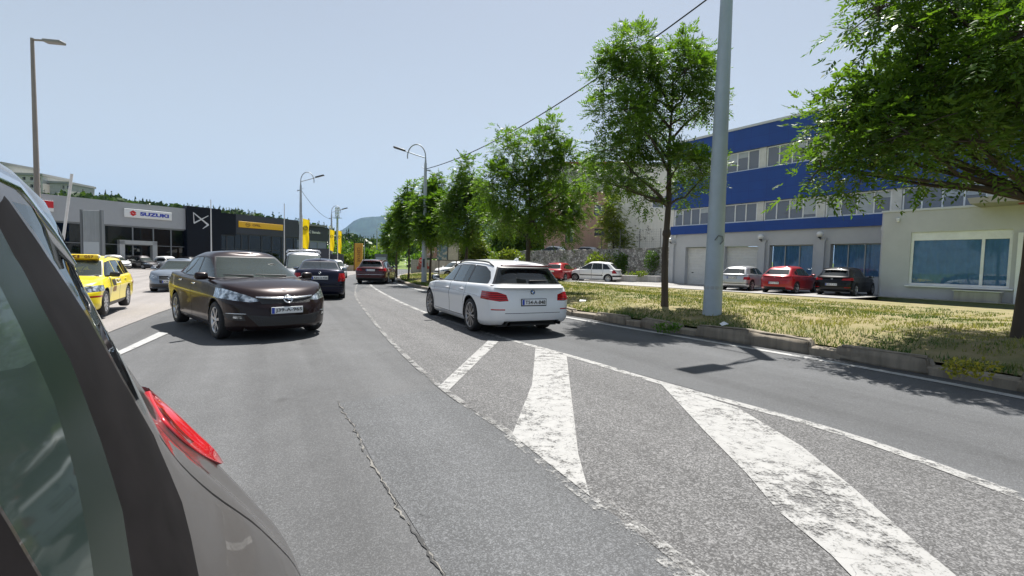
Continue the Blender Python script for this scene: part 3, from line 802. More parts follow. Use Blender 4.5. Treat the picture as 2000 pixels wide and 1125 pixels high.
    if g('plate_r') is not None:
        z, txt = S['plate_r'][:2]
        p, n = hit((-5, 0, z), (1, 0, 0)); q, _ = hit((-5, 0, z-.05), (1, 0, 0)); q2, _ = hit((-5, 0, z+.05), (1, 0, 0))
        plate(root, (min(p.x, q.x, q2.x)-.012, 0, z), math.pi, 0, txt)
    for fx in g('extras', []): fx(root, hit, S)
    bm.free(); bg_.free()
    return root

# --- small fittings used by several cars
def badge_ring(z, rr, front, mats, fn=None, name='badge', off=.008):
    def f(root, hit, S):
        d = 1 if front else -1
        p, n = hit((5*d, 0, z), (-d, 0, 0))
        m = MB(); m.lathe([(rr*.72, .004), (rr*.78, .016), (rr*.95, .016), (rr, .0), (rr*.95, -.01)], 26, 'x')
        tilt = math.atan2(n.z, abs(n.x))
        o = m.build(name, mats[0], root, (p.x+off*d, 0, z), (0, -tilt, 0 if front else math.pi))
        if fn: fn(o, rr)
    return f
def emblem_quarters(o, rr):
    for k in range(4):
        m = MB(); m.prism([(0, 0)]+[(rr*.72*math.cos(t), rr*.72*math.sin(t)) for t in np.linspace(k*math.pi/2, (k+1)*math.pi/2, 8)], 0, .009, 'x')
        m.build('emblem_quarter', M('emblem_blue', (.05, .2, .55), .3) if k % 2 else WHITEP, o)
def emblem_bolt(o, rr):
    m = MB(); m.prism([(-rr*1.25, .12*rr), (.25*rr, .28*rr), (-.05*rr, .02*rr), (rr*1.25, -.12*rr), (-.25*rr, -.28*rr), (.05*rr, -.02*rr)], .004, .016, 'x'); m.build('emblem_bolt', CHROME, o)
def emblem_vw(o, rr):
    m = MB()
    for s in (-1, 1):
        m.prism([(s*.12*rr, -.05*rr), (s*.02*rr, -.05*rr), (s*.36*rr, .62*rr), (s*.5*rr, .55*rr)][::s], 0, .012, 'x')
        m.prism([(s*.02*rr, .02*rr), (s*.14*rr, .02*rr), (s*.48*rr, -.55*rr), (s*.36*rr, -.62*rr)][::-s], 0, .012, 'x')
        m.prism([(s*.36*rr, -.62*rr), (s*.48*rr, -.55*rr), (s*.74*rr, .1*rr), (s*.62*rr, .2*rr)][::s], 0, .012, 'x')
    m.build('emblem_letters', CHROME, o)
def emblem_disc(o, rr):
    m = MB(); m.lathe([(rr*.74, .006), (rr*.3, .011), (0, .012)], 20, 'x'); m.build('emblem_disc', M('emblem_dark', (.03, .035, .04), .3), o)
def wiper(front, y0, z0, y1, z1):
    def f(root, hit, S):
        d = 1 if front else -1; pts = []
        for t in np.linspace(0, 1, 6):
            p, n = hit((5*d, y0+(y1-y0)*t, z0+(z1-z0)*t), (-d, 0, 0)); pts.append(p+n*.018)
        m = MB(); m.tube(pts, [.016, .015, .012, .011, .010, .008], 6); m.build('wiper', BLACKP, root)
    return f
def roof_rails(x0, x1, yk, mat):
    def f(root, hit, S):
        for sy in (1, -1):
            pts = []
            for t in np.linspace(0, 1, 9):
                x = x0+(x1-x0)*t; p, n = hit((x, sy*yk, 4), (0, 0, -1)); pts.append(p+Vector((0, 0, .045 if 0 < t < 1 else .0)))
            m = MB(); m.tube(pts, .017, 6); m.build('roof_rail', mat, root)
    return f
def antenna(x, L=.2, fin=False):
    def f(root, hit, S):
        p, n = hit((x, 0, 4), (0, 0, -1)); m = MB()
        if fin: m.prism([(.09, 0), (-.09, 0), (-.07, .065), (-.03, .06)], -.02, .02, 'y')
        else: m.tube([(0, 0, 0), (-L*.6, 0, L)], [.008, .004], 6)
        m.build('antenna', S['paint'] if fin else BLACKP, root, p)
    return f
def strip_bar(y0, y1, z, h, front, mat, name, bow=0.0, off=.012):
    def f(root, hit, S):
        d = 1 if front else -1; V = []; n = 13
        for i in range(n):
            y = y0+(y1-y0)*i/(n-1); s = 2*i/(n-1)-1; zz = z+bow*s*s
            p, nn = hit((5*d, y, zz), (-d, 0, 0)); V += [(p.x+off*d, y, zz-h/2*(1-.55*abs(s)**3)), (p.x+(off+.012)*d, y, zz), (p.x+off*d, y, zz+h/2*(1-.55*abs(s)**3)), (p.x-.01*d, y, zz)]
        m = MB(); F = []
        for i in range(n-1):
            for k in range(4): F.append((4*i+k, 4*i+4+k, 4*i+4+(k+1) % 4, 4*i+(k+1) % 4))
        m.add(V, F, True); m.build(name, mat, root)
    return f
def spoiler(z, x0, w, mat, dep=.12):
    def f(root, hit, S):
        m = MB(); m.rbox((x0, 0, z), (dep, w, .035), .016); m.build('spoiler', mat, root)
    return f
def exhaust(y, z):
    def f(root, hit, S):
        m = MB(); m.lathe([(.035, -.1), (.035, .06), (.028, .06), (.028, -.1)], 14, 'x', (S['xr']+.06, y, z)); m.build('exhaust', M('exhaust_steel', (.12, .12, .12), .35, 1), root)
    return f
def doors2(xa, xb, xc, sill, top, wr, r, slant=.0):
    front = [(xb, sill), (xa, sill), (xa+.03, .55), (xa+.01, top+.3), (xb, top+.3)]
    rear = [(wr+r+.12, sill), (xb-.022, sill), (xb-.022, top+.3), (xc, top+.3), (xc, .74), (xc+.12, .60)]
    return [front, rear]
# ---- measurements of each kind of car (metres, origin on the ground between the axles)
ESTATE = dict(xf=2.33, xr=-2.58, W=1.86, H=1.46, wf=1.485, wr=-1.485, r=.342, zb=.20, af=.75, nf=2.6, ar=.36, nr=4.2,
    top=[(-2.58, .985), (-2.2, 1.0), (-1.0, .985), (.6, .965), (1.05, .95), (1.7, .87), (2.1, .77), (2.33, .66)], crown=.04,
    cab=(1.18, -2.56, .12, -2.12), belt=(1.0, .955), roof=[(-2.3, 1.38), (-1.6, 1.43), (-.5, 1.455), (.1, 1.44), (.6, 1.38)], gw=.90, tumble=.26, gar=.30, gnr=3.4, rearp=1.0,
    glass=[([(-.10, 1.0), (.84, .985), (.80, 1.03), (.20, 1.31), (-.22, 1.345)], 15), ([(-.18, 1.0), (-.30, 1.35), (-.86, 1.355), (-.76, 1.0)], 15),
           ([(-.785, 1.0), (-.885, 1.355), (-1.12, 1.35), (-1.06, 1.0)], 16), ([(-1.16, 1.0), (-1.22, 1.345), (-1.70, 1.32), (-1.98, 1.22), (-2.10, 1.10), (-2.10, 1.03), (-2.0, 1.0)], 16)],
    pillars=[[(-.10, .995), (-.18, .995), (-.30, 1.355), (-.22, 1.35)], [(-1.06, .995), (-1.16, .995), (-1.22, 1.35), (-1.12, 1.355)]],
    screen=[(-.70, .99), (.70, .99), (.56, 1.36), (-.56, 1.36)], backlight=[(-.72, 1.03), (.72, 1.03), (.56, 1.325), (-.56, 1.325)],
    doors=doors2(1.0, -.16, -1.18, .30, .95, -1.485, .335), mirror=(.78, 1.03), seats=2, wheel='low', rim=ALLOYD, handles=[(-.02, .83), (-1.0, .85)])
SEDAN = dict(xf=2.27, xr=-2.38, W=1.81, H=1.50, wf=1.3425, wr=-1.3425, r=.322, zb=.19, af=.80, nf=2.35, ar=.5, nr=2.9,
    top=[(-2.38, .98), (-2.2, 1.05), (-1.7, 1.07), (-.8, 1.03), (.5, 1.0), (1.05, .99), (1.55, .955), (1.95, .88), (2.15, .80), (2.27, .72)], crown=.055,
    cab=(1.20, -2.05, .10, -1.08), belt=(1.06, 1.0), roof=[(-1.9, 1.25), (-1.2, 1.44), (-.5, 1.50), (.0, 1.49), (.5, 1.42)], gw=.90, tumble=.27,
    glass=[([(-.02, 1.04), (.82, 1.02), (.78, 1.06), (.12, 1.37), (-.12, 1.395)], 15), ([(-.10, 1.04), (-.20, 1.395), (-.70, 1.385), (-.98, 1.30), (-.90, 1.05)], 15),
           ([(-.96, 1.06), (-1.02, 1.28), (-1.16, 1.22), (-1.36, 1.09)], 16)],
    pillars=[[(-.02, 1.035), (-.10, 1.035), (-.20, 1.40), (-.12, 1.40)]],
    screen=[(-.70, 1.04), (.70, 1.04), (.53, 1.40), (-.53, 1.40)], backlight=[(-.60, 1.10), (.60, 1.10), (.50, 1.36), (-.50, 1.36)],
    doors=doors2(.98, -.06, -1.02, .28, .98, -1.3425, .322), mirror=(.80, 1.06), seats=2, wheel='seven', rim=ALLOY, handles=[(.08, .90), (-.88, .93)])
HATCH = dict(xf=2.05, xr=-2.12, W=1.77, H=1.47, wf=1.29, wr=-1.29, r=.315, zb=.20, af=.68, nf=2.5, ar=.45, nr=3.0,
    top=[(-2.12, .93), (-1.9, .98), (-.8, .97), (.5, .94), (.95, .93), (1.5, .86), (1.85, .77), (2.05, .67)], crown=.05,
    cab=(1.08, -2.08, .15, -1.55), belt=(.99, .94), roof=[(-1.9, 1.35), (-1.3, 1.43), (-.4, 1.47), (.1, 1.455), (.5, 1.4)], gw=.90, tumble=.25,
    glass=[([(-.06, .98), (.76, .965), (.72, 1.0), (.16, 1.31), (-.14, 1.345)], 15), ([(-.14, .98), (-.22, 1.345), (-.86, 1.33), (-1.02, 1.24), (-.98, 1.0)], 15),
           ([(-1.06, 1.02), (-1.10, 1.22), (-1.28, 1.16), (-1.32, 1.06)], 16)],
    pillars=[[(-.06, .975), (-.14, .975), (-.22, 1.35), (-.14, 1.35)]],
    screen=[(-.68, .98), (.68, .98), (.53, 1.37), (-.53, 1.37)], backlight=[(-.62, 1.02), (.62, 1.02), (.52, 1.33), (-.52, 1.33)],
    doors=doors2(.92, -.10, -1.02, .29, .93, -1.29, .315), mirror=(.72, 1.0), seats=0, wheel='five', rim=ALLOY, handles=[(.02, .83), (-.86, .85)])
def spec(base, **kw):
    d = dict(base); d.update(kw); return d
P_WHITE = paint('paint_white', (.72, .73, .74)); P_BROWN = paint('paint_dark_brown', (.016, .0085, .009), .25, .3); P_YELLOW = paint('paint_taxi_yellow', (.86, .69, .008))
P_NAVY = paint('paint_navy', (.004, .005, .020), .3); P_GREYB = paint('paint_blue_grey', (.20, .23, .27), .7); P_SILVER = paint('paint_silver', (.50, .51, .52), .75)
P_RED = paint('paint_red', (.33, .012, .018), .2); P_BLACK = paint('paint_black', (.004, .004, .005)); P_DARK = paint('paint_dark_grey', (.022, .02, .022), .4)
P_OWN = paint('paint_grey_brown', (.095, .085, .08), .75, .38); P_WHITE2 = paint('paint_white_bright', (.78, .78, .77))
DB = [(0, 0)]

def lot_z(x, y): return gzf(x, y)
# white estate car seen from behind, pulling away
est = spec(ESTATE, name='estate_car', paint=P_WHITE, mirrormat=BLACKP, gside=glass('tinted_glass', (.16, .19, .2), (.03, .036, .042), .3, 1.95), plate_r=(.675, 'T54-A-848'), handlemat=P_WHITE,
    rear=[(4, [(.53, .70), (.70, .69), (1.0, .735), (1.0, .885), (.72, .865), (.56, .815)]), (11, [(.60, .525), (.84, .525), (.84, .548), (.60, .548)]),
          (5, [(-.62, .18), (.62, .18), (.60, .315), (-.60, .315)]), (7, [(-.60, .462), (.60, .462), (.60, .472), (-.60, .472)]),
          (7, [(-.80, .975), (.80, .975), (.80, .992), (-.80, .992)])], tailback=.55,
    front=[(3, [(.42, .62), (.86, .66), (.9, .72), (.42, .68)]), (8, [(.04, .52), (.34, .52), (.36, .70), (.06, .70)]), (5, [(-.6, .25), (.6, .25), (.6, .4), (-.6, .4)])],
    flank=[(7, [(-1.9, .765), (-.2, .80), (1.3, .775), (1.3, .779), (-.2, .804), (-1.9, .769)])],
    extras=[badge_ring(.865, .045, False, [BLACKP], emblem_quarters), wiper(False, .05, 1.065, -.36, 1.075), roof_rails(-2.0, .1, .60, BLACKP), antenna(-1.75, fin=True),
            spoiler(1.362, -2.235, 1.12, M('spoiler_red_black', (.10, .012, .015), .25, coat=1), .10), exhaust(.55, .27), exhaust(-.55, .27)])
make_car(est, 'white estate car with red tail lights driving off along the road', (-.70, 11.15, 0), 90+26, None)

# dark brown saloon turning out of the yard
sal = spec(SEDAN, name='saloon_car', paint=P_BROWN, gside=glass('side_glass', (.34, .42, .45), (.02, .03, .035), .5, 1.7), plate_f=(.525, 'J39-A-965', -.03),
    front=[(3, [(.38, .685), (.55, .665), (.80, .70), (1.0, .75), (1.0, .90), (.82, .875), (.58, .775)]), (8, [(-.46, .745), (.46, .745), (.40, .635), (-.40, .635)]),
           (8, [(-.62, .46), (-.3, .43), (.3, .43), (.62, .46), (.46, .27), (-.46, .27)]), (5, [(.62, .36), (.80, .37), (.86, .47), (.66, .46)]),
           (10, [(.66, .395), (.76, .40), (.76, .44), (.67, .435)])], lampback=.95,
    rear=[(4, [(.45, .82), (1.0, .82), (1.0, .98), (.5, .96)])],
    extras=[strip_bar(-.47, .47, .715, .055, True, CHROME, 'grille_bar', .03), badge_ring(.705, .078, True, [CHROME], emblem_bolt, off=.045), wiper(True, .45, 1.05, -.10, 1.075),
            wiper(True, -.15, 1.05, -.60, 1.07), strip_bar(.62, .83, .475, .02, True, CHROME, 'fog_trim', .0, .004), strip_bar(-.83, -.62, .475, .02, True, CHROME, 'fog_trim', .0, .004)],
    handlemat=CHROME)
SAL_A = math.degrees(math.atan2(-1.74, 1.91))
make_car(sal, 'dark brown saloon with chrome grille bar turning toward the road', (-5.47, 9.38, 0), SAL_A)

# yellow taxi
def taxi_bits(root, hit, S):
    p, n = hit((.25, 0, 4), (0, 0, -1))
    m = MB(); m.rbox((0, 0, .075), (.20, 1.02, .12), .03); b = m.build('roof_sign', M('taxi_sign_yellow', (.85, .62, .05), .35), root, (.22, 0, p.z))
    for d in (1, -1):
        put_text('sign_lettering', 'TAXI', .56, .085, M('sign_brown', (.16, .05, .02), .5), b, (d*.104, -d*.14, .075), (R(90), 0, R(90*d)), bold=.03)
        put_text('sign_number', '057', .18, .075, M('sign_brown', (.1, .05, .02), .5), b, (d*.104, d*.33, .075), (R(90), 0, R(90*d)), bold=.02)
    for sy in (1, -1):
        m = MB(); m.rbox((0, sy*.50, .075), (.15, .06, .09), .025); m.build('sign_cap', WHITEP, b)
    for sy in (1, -1):
        V = []; F = []
        for (x0, x1, z0, z1, mt, nm) in ((.62, .28, .70, .86, M('decal_black', (.03, .02, .01), .4), 'door_decal'), (.24, -.28, .74, .87, M('decal_white', (.75, .7, .5), .4), 'door_decal'), (.62, .28, .55, .68, M('decal_brown', (.22, .1, .01), .4), 'door_decal')):
            m = MB(); V = []
            for i in range(6):
                for j in range(2):
                    x = x0+(x1-x0)*i/5; z = z0+(z1-z0)*j; q, nn = hit((x, sy*3, z), (0, -sy, 0)); V.append(q+nn*.004)
            m.add(V, [(2*i, 2*i+2, 2*i+3, 2*i+1) for i in range(5)]); o = m.build(nm, mt, root)
        q, nn = hit((-.02, sy*3, .80), (0, -sy, 0))
        put_text('door_lettering', 'TAXI', .46, .09, M('decal_black', (.03, .02, .01), .4), root, (q.x, q.y+sy*.008, .805), (R(90), 0, R(180 if sy > 0 else 0)), bold=.03)
taxi = spec(ESTATE, name='taxi', cat='taxi', xf=2.17, xr=-2.34, W=1.74, H=1.45, wf=1.256, wr=-1.256, r=.312, paint=P_YELLOW, af=.6, nf=2.9,
    top=[(-2.34, .94), (-1.0, .95), (.5, .93), (.95, .93), (1.5, .88), (1.95, .79), (2.17, .70)], cab=(1.05, -2.30, .18, -1.9), belt=(.97, .94),
    roof=[(-2.1, 1.38), (-1.5, 1.42), (-.5, 1.45), (.1, 1.43), (.5, 1.38)], gw=.92, tumble=.24,
    glass=[([(-.10, .97), (.70, .96), (.66, 1.0), (.22, 1.28), (-.10, 1.325)], 15), ([(-.18, .97), (-.18, 1.33), (-.86, 1.335), (-1.0, .97)], 15), ([(-1.09, .98), (-.96, 1.33), (-1.66, 1.31), (-1.86, 1.0)], 16)],
    pillars=[], screen=[(-.66, .975), (.66, .975), (.55, 1.33), (-.55, 1.33)], doors=doors2(.92, -.14, -1.02, .30, .93, -1.256, .312), mirror=(.70, 1.0), mirrormat=BLACKP, handlemat=P_YELLOW,
    wheel='cap', rim=ALLOY, plate_f=(.45, None), lampback=.75, handles=[(.0, .82), (-.9, .84)],
    front=[(3, [(.40, .615), (.62, .60), (.95, .62), (.95, .74), (.80, .765), (.42, .735)]), (8, [(-.34, .62), (.34, .62), (.36, .75), (-.36, .75)]), (5, [(-.6, .28), (.6, .28), (.62, .38), (-.62, .38)]), (11, [(.58, .475), (.86, .475), (.86, .52), (.58, .52)])],
    flank=[(5, [(-.9, .15), (.9, .15), (.9, .30), (-.9, .30)])], rear=[(4, [(.6, .65), (1.0, .65), (1.0, .9), (.62, .9)])],
    extras=[taxi_bits, roof_rails(-1.9, .0, .56, ALLOY), badge_ring(.72, .045, True, [CHROME], emblem_disc)])
TX = math.degrees(math.atan2(-2.15, 1.25))
make_car(taxi, 'bright yellow taxi with a roof sign and dark door lettering', (-11.5, 12.15, -.11), TX)

# grey-blue saloon waiting in the yard
pas = spec(SEDAN, xf=2.35, xr=-2.42, W=1.83, H=1.47, wf=1.355, wr=-1.355, paint=P_GREYB, name='saloon_car', rim=ALLOY, wheel='five', plate_f=(.50, 'A78-M-133'), seats=1,
    front=[(3, [(.50, .64), (1.0, .66), (1.0, .83), (.84, .82), (.54, .76)]), (8, [(-.42, .76), (.42, .76), (.36, .42), (-.36, .42)]), (5, [(-.85, .25), (.85, .25), (.8, .40), (-.8, .40)])],
    extras=[strip_bar(-.44, .44, .765, .03, True, CHROME, 'grille_bar'), strip_bar(-.40, .40, .58, .025, True, CHROME, 'grille_bar'), badge_ring(.67, .075, True, [CHROME], emblem_vw)])
make_car(pas, 'grey blue saloon with chrome grille half hidden behind the dark brown saloon', (-16.2, 22.6, -.25), -66)

# navy saloon from behind
nav = spec(SEDAN, xf=2.2, xr=-2.31, W=1.74, H=1.43, wf=1.256, wr=-1.256, r=.31, paint=P_NAVY, name='saloon_car', wheel='cap', plate_r=(.80, 'A64-O-928'), seats=1, ar=.4, nr=3.6,
    top=[(-2.31, 1.03), (-2.1, 1.07), (-1.3, 1.02), (.5, .94), (1.0, .94), (1.5, .87), (1.95, .78), (2.2, .68)], cab=(1.05, -2.1, .15, -1.05), roof=[(-1.9, 1.2), (-1.2, 1.37), (-.5, 1.43), (.1, 1.41), (.5, 1.36)],
    backlight=[(-.62, 1.10), (.62, 1.10), (.52, 1.34), (-.52, 1.34)], tailback=.4,
    rear=[(4, [(.58, .68), (1.0, .68), (1.0, .96), (.62, .96)]), (5, [(-.86, .50), (.86, .50), (.86, .525), (-.86, .525)]), (7, [(-.60, .655), (.60, .655), (.60, .665), (-.60, .665)])],
    extras=[badge_ring(.96, .045, False, [CHROME], emblem_disc), strip_bar(-.85, .85, .60, .05, False, P_NAVY, 'bumper_strip', 0, .02), antenna(-.95, .22), exhaust(.45, .24)])
make_car(nav, 'navy blue saloon seen from behind beside the dark brown saloon', (-7.45, 17.9, -.03), 112)

# tall pale van with roof bars
def roof_bars(root, hit, S):
    for x in (.3, -.5, -1.4):
        pts = []
        p, n = hit((x, 0, 4), (0, 0, -1)); m = MB(); m.tube([(x, -.72, p.z-.02), (x, -.66, p.z+.09), (x, .66, p.z+.09), (x, .72, p.z-.02)], .025, 6); m.build('roof_bar', ALLOY, root)
van = spec(HATCH, name='van', cat='van', xf=2.15, xr=-2.25, W=1.84, H=1.80, wf=1.35, wr=-1.35, r=.33, paint=P_SILVER, plate_f=(.5, None),
    top=[(-2.25, 1.05), (.5, 1.06), (1.1, 1.06), (1.6, 1.02), (1.95, .92), (2.15, .80)], cab=(1.2, -2.22, .45, -2.1), belt=(1.08, 1.07), roof=[(-2.2, 1.76), (-1, 1.80), (.2, 1.79), (.6, 1.74)], gw=.94, tumble=.16,
    glass=[([(-.06, 1.1), (.86, 1.09), (.40, 1.60), (-.06, 1.66)], 15), ([(-.16, 1.1), (-.16, 1.66), (-.98, 1.66), (-.98, 1.1)], 15), ([(-1.1, 1.1), (-1.1, 1.66), (-1.9, 1.64), (-2.0, 1.1)], 16)], pillars=[],
    screen=[(-.76, 1.1), (.76, 1.1), (.66, 1.68), (-.66, 1.68)], gscreen=glass('van_screen', (.5, .58, .55), (.16, .19, .18), .45, 1.7), doors=doors2(1.0, -.1, -1.1, .3, 1.05, -1.35, .33), mirror=(.9, 1.15), handles=[],
    front=[(3, [(.5, .72), (1, .72), (1, .92), (.6, .9)]), (8, [(-.45, .72), (.45, .72), (.45, .85), (-.45, .85)])], extras=[roof_bars])
make_car(van, 'tall silver van with roof bars behind the navy blue saloon', (-9.95, 22.0, -.1), -62)

# dark estate in the distance
far = spec(ESTATE, paint=paint('paint_dark_maroon', (.06, .010, .013), .3), name='estate_car', rim=ALLOY, wheel='five', plate_r=(.84, None), seats=1,
    rear=[(4, [(.46, .80), (1.0, .80), (1.0, .97), (.56, .97)]), (5, [(-.85, .24), (.85, .24), (.85, .40), (-.85, .40)])], backlight=[(-.66, 1.05), (.66, 1.05), (.54, 1.32), (-.54, 1.32)],
    extras=[roof_rails(-2.0, .1, .60, ALLOY), spoiler(1.37, -2.2, 1.1, P_DARK, .2), strip_bar(-.25, .25, 1.335, .03, False, REDL, 'brake_light', 0, .05), strip_bar(-.88, .88, .58, .03, False, CHROME, 'bumper_strip', 0, .012)])
make_car(far, 'dark maroon estate car with red tail lights driving away down the road', (-8.65, 29.6, 0), 97)

# cars beside the road further back
hat = spec(HATCH, paint=P_WHITE2, plate_f=(.45, None), front=[(3, [(.45, .62), (1, .62), (1, .78), (.55, .76)]), (8, [(-.45, .50), (.45, .50), (.5, .66), (-.5, .66)]), (5, [(-.7, .25), (.7, .25), (.7, .36), (-.7, .36)])],
    rear=[(4, [(.55, .75), (1, .75), (1, .93), (.6, .93)])])
make_car(hat, 'white hatchback queueing behind the navy blue saloon', (-14.3, 37.0, -.1), -66, 'white cars by the roadside')
make_car(spec(hat, xf=2.2), 'white hatchback further back under the yellow flags', (-18.3, 47.5, -.1), -62, 'white cars by the roadside')
make_car(spec(hat, paint=P_SILVER, rear=[(4, [(.62, .66), (1, .66), (1, .82), (.64, .82)]), (5, [(-.88, .40), (.88, .40), (.88, .44), (-.88, .44)])], plate_r=(.76, 'A12-K-345'), H=1.42,
    doors=[[(-.42, .29), (.92, .29), (.95, .55), (.93, 1.3), (-.42, 1.3)]], glass=[([(-.30, .98), (.76, .965), (.16, 1.30), (-.36, 1.335)], 15), ([(-.42, .98), (-.48, 1.335), (-1.1, 1.27), (-1.30, 1.05)], 16)],
    pillars=[], roof=[(-1.9, 1.30), (-1.3, 1.38), (-.4, 1.42), (.1, 1.41), (.5, 1.36)], backlight=[(-.62, 1.0), (.62, 1.0), (.5, 1.28), (-.5, 1.28)]),
    'silver three-door hatchback parked beside the garage door', (14.35, 28.3, .15), 42, 'cars parked in front of the blue building')
make_car(spec(hat, paint=P_RED, name='parked_car', cab=(1.15, -2.08, .1, -1.35), ar=.55, nr=2.5, plate_r=(.56, 'E21-J-708'), roof=[(-1.9, 1.28), (-1.2, 1.42), (-.4, 1.47), (.1, 1.455), (.5, 1.4)],
    rear=[(4, [(.72, .66), (1, .66), (1, .92), (.78, .98)]), (5, [(-.55, .23), (.55, .23), (.55, .36), (-.55, .36)]), (7, [(-.8, .695), (.8, .695), (.8, .705), (-.8, .705)])], backlight=[(-.60, 1.03), (.60, 1.03), (.5, 1.29), (-.5, 1.29)], extras=[badge_ring(.88, .04, False, [CHROME], emblem_disc)]),
    'red hatchback with a sloping tail parked between silver and black hatchbacks', (15.85, 26.3, .15), 38, 'cars parked in front of the blue building')
make_car(spec(hat, paint=P_BLACK, plate_r=(.58, 'K83-T-210'), W=1.79, rear=[(4, [(.42, .80), (1, .80), (1, .93), (.5, .95)]), (7, [(-.8, .695), (.8, .695), (.8, .705), (-.8, .705)]), (11, [(.56, .42), (.8, .42), (.8, .45), (.56, .45)])],
    backlight=[(-.66, 1.02), (.66, 1.02), (.54, 1.33), (-.54, 1.33)], extras=[badge_ring(.88, .05, False, [CHROME], emblem_vw), spoiler(1.39, -1.66, 1.05, P_BLACK, .16)]),
    'black hatchback parked next to the corner of the pale front block', (18.25, 25.2, .15), 37, 'cars parked in front of the blue building')
make_car(spec(hat, paint=P_RED, xf=2.2, xr=-2.3, H=1.40, plate_r=(.8, None), rear=[(4, [(.6, .72), (1, .72), (1, .88), (.62, .88)])]), 'red car parked under the stone wall, mostly behind the white estate', (4.1, 38.4, .1), 62, 'cars parked by the stone wall')
mpv = spec(HATCH, paint=P_WHITE2, H=1.63, W=1.75, xf=2.1, xr=-2.17, wf=1.38, wr=-1.38, top=[(-2.17, .95), (-1, 1.02), (.6, 1.0), (1.15, .98), (1.6, .90), (1.9, .80), (2.1, .68)],
    cab=(1.5, -2.12, .25, -1.45), belt=(1.05, 1.0), roof=[(-2, 1.35), (-1.3, 1.57), (-.4, 1.63), (.2, 1.61), (.8, 1.5)], rearp=1.3, tumble=.22,
    glass=[([(.05, 1.05), (1.02, 1.04), (.42, 1.44), (.0, 1.50)], 15), ([(-.05, 1.05), (-.10, 1.50), (-.78, 1.48), (-.85, 1.05)], 15), ([(-.95, 1.06), (-.9, 1.47), (-1.2, 1.40), (-1.5, 1.08)], 16)], pillars=[],
    screen=[(-.66, 1.05), (.66, 1.05), (.5, 1.52), (-.5, 1.52)], backlight=[(-.6, 1.08), (.6, 1.08), (.5, 1.48), (-.5, 1.48)],
    flank=[(12, [(-.95, .52), (.98, .52), (.98, .60), (-.95, .60)])], rear=[(4, [(.66, .72), (1, .72), (1, 1.0), (.7, 1.0)]), (5, [(-1, .44), (1, .44), (1, .58), (-1, .58)])], plate_r=(.86, None),
    doors=doors2(.98, .0, -.95, .29, 1.0, -1.38, .315), handles=[(.1, .9), (-.8, .9)], wheel='cap', mirror=(.95, 1.08))
make_car(mpv, 'white rounded people carrier parked side-on by the stone wall', (6.75, 37.9, .1), 152, 'cars parked by the stone wall')
make_car(spec(hat, plate_f=None), 'white hatchback parked beyond the verge, roof line level with the white estate bonnet', (-5.3, 42.5, 0), -140, 'white cars by the roadside')
make_car(spec(hat, H=1.45), 'white hatchback parked up on the terrace behind the stone wall', (4.1, 50.5, 1.95), 160, 'cars on the terrace above the stone wall')
make_car(spec(hat, paint=P_SILVER, H=1.45), 'silver hatchback parked up on the terrace beside the lamp post', (7.5, 49.6, 1.95), 160, 'cars on the terrace above the stone wall')
# row in front of the showrooms
rowf = [(-46.5, 54.0, P_WHITE2, 'white car at the near end of the showroom row, above the taxi roof'), (-44.0, 55.0, P_DARK, 'dark grey car with a bright bonnet in the showroom row'),
        (-42.1, 56.5, P_WHITE2, 'white car in the showroom row just past the dark grey one'), (-40.9, 58.8, P_BLACK, 'black car in the showroom row in front of the black block'),
        (-38.6, 60.0, P_SILVER, 'silver car at the far end of the showroom row')]
for i, (x, y, p, lb) in enumerate(rowf):
    s = spec(hat, paint=p, H=1.58, name='parked_car'); s['roof'] = [(a, b+.11) for a, b in HATCH['roof']]
    make_car(s, lb, (x, y, -.25), -24+i*3, 'cars parked in front of the showrooms')

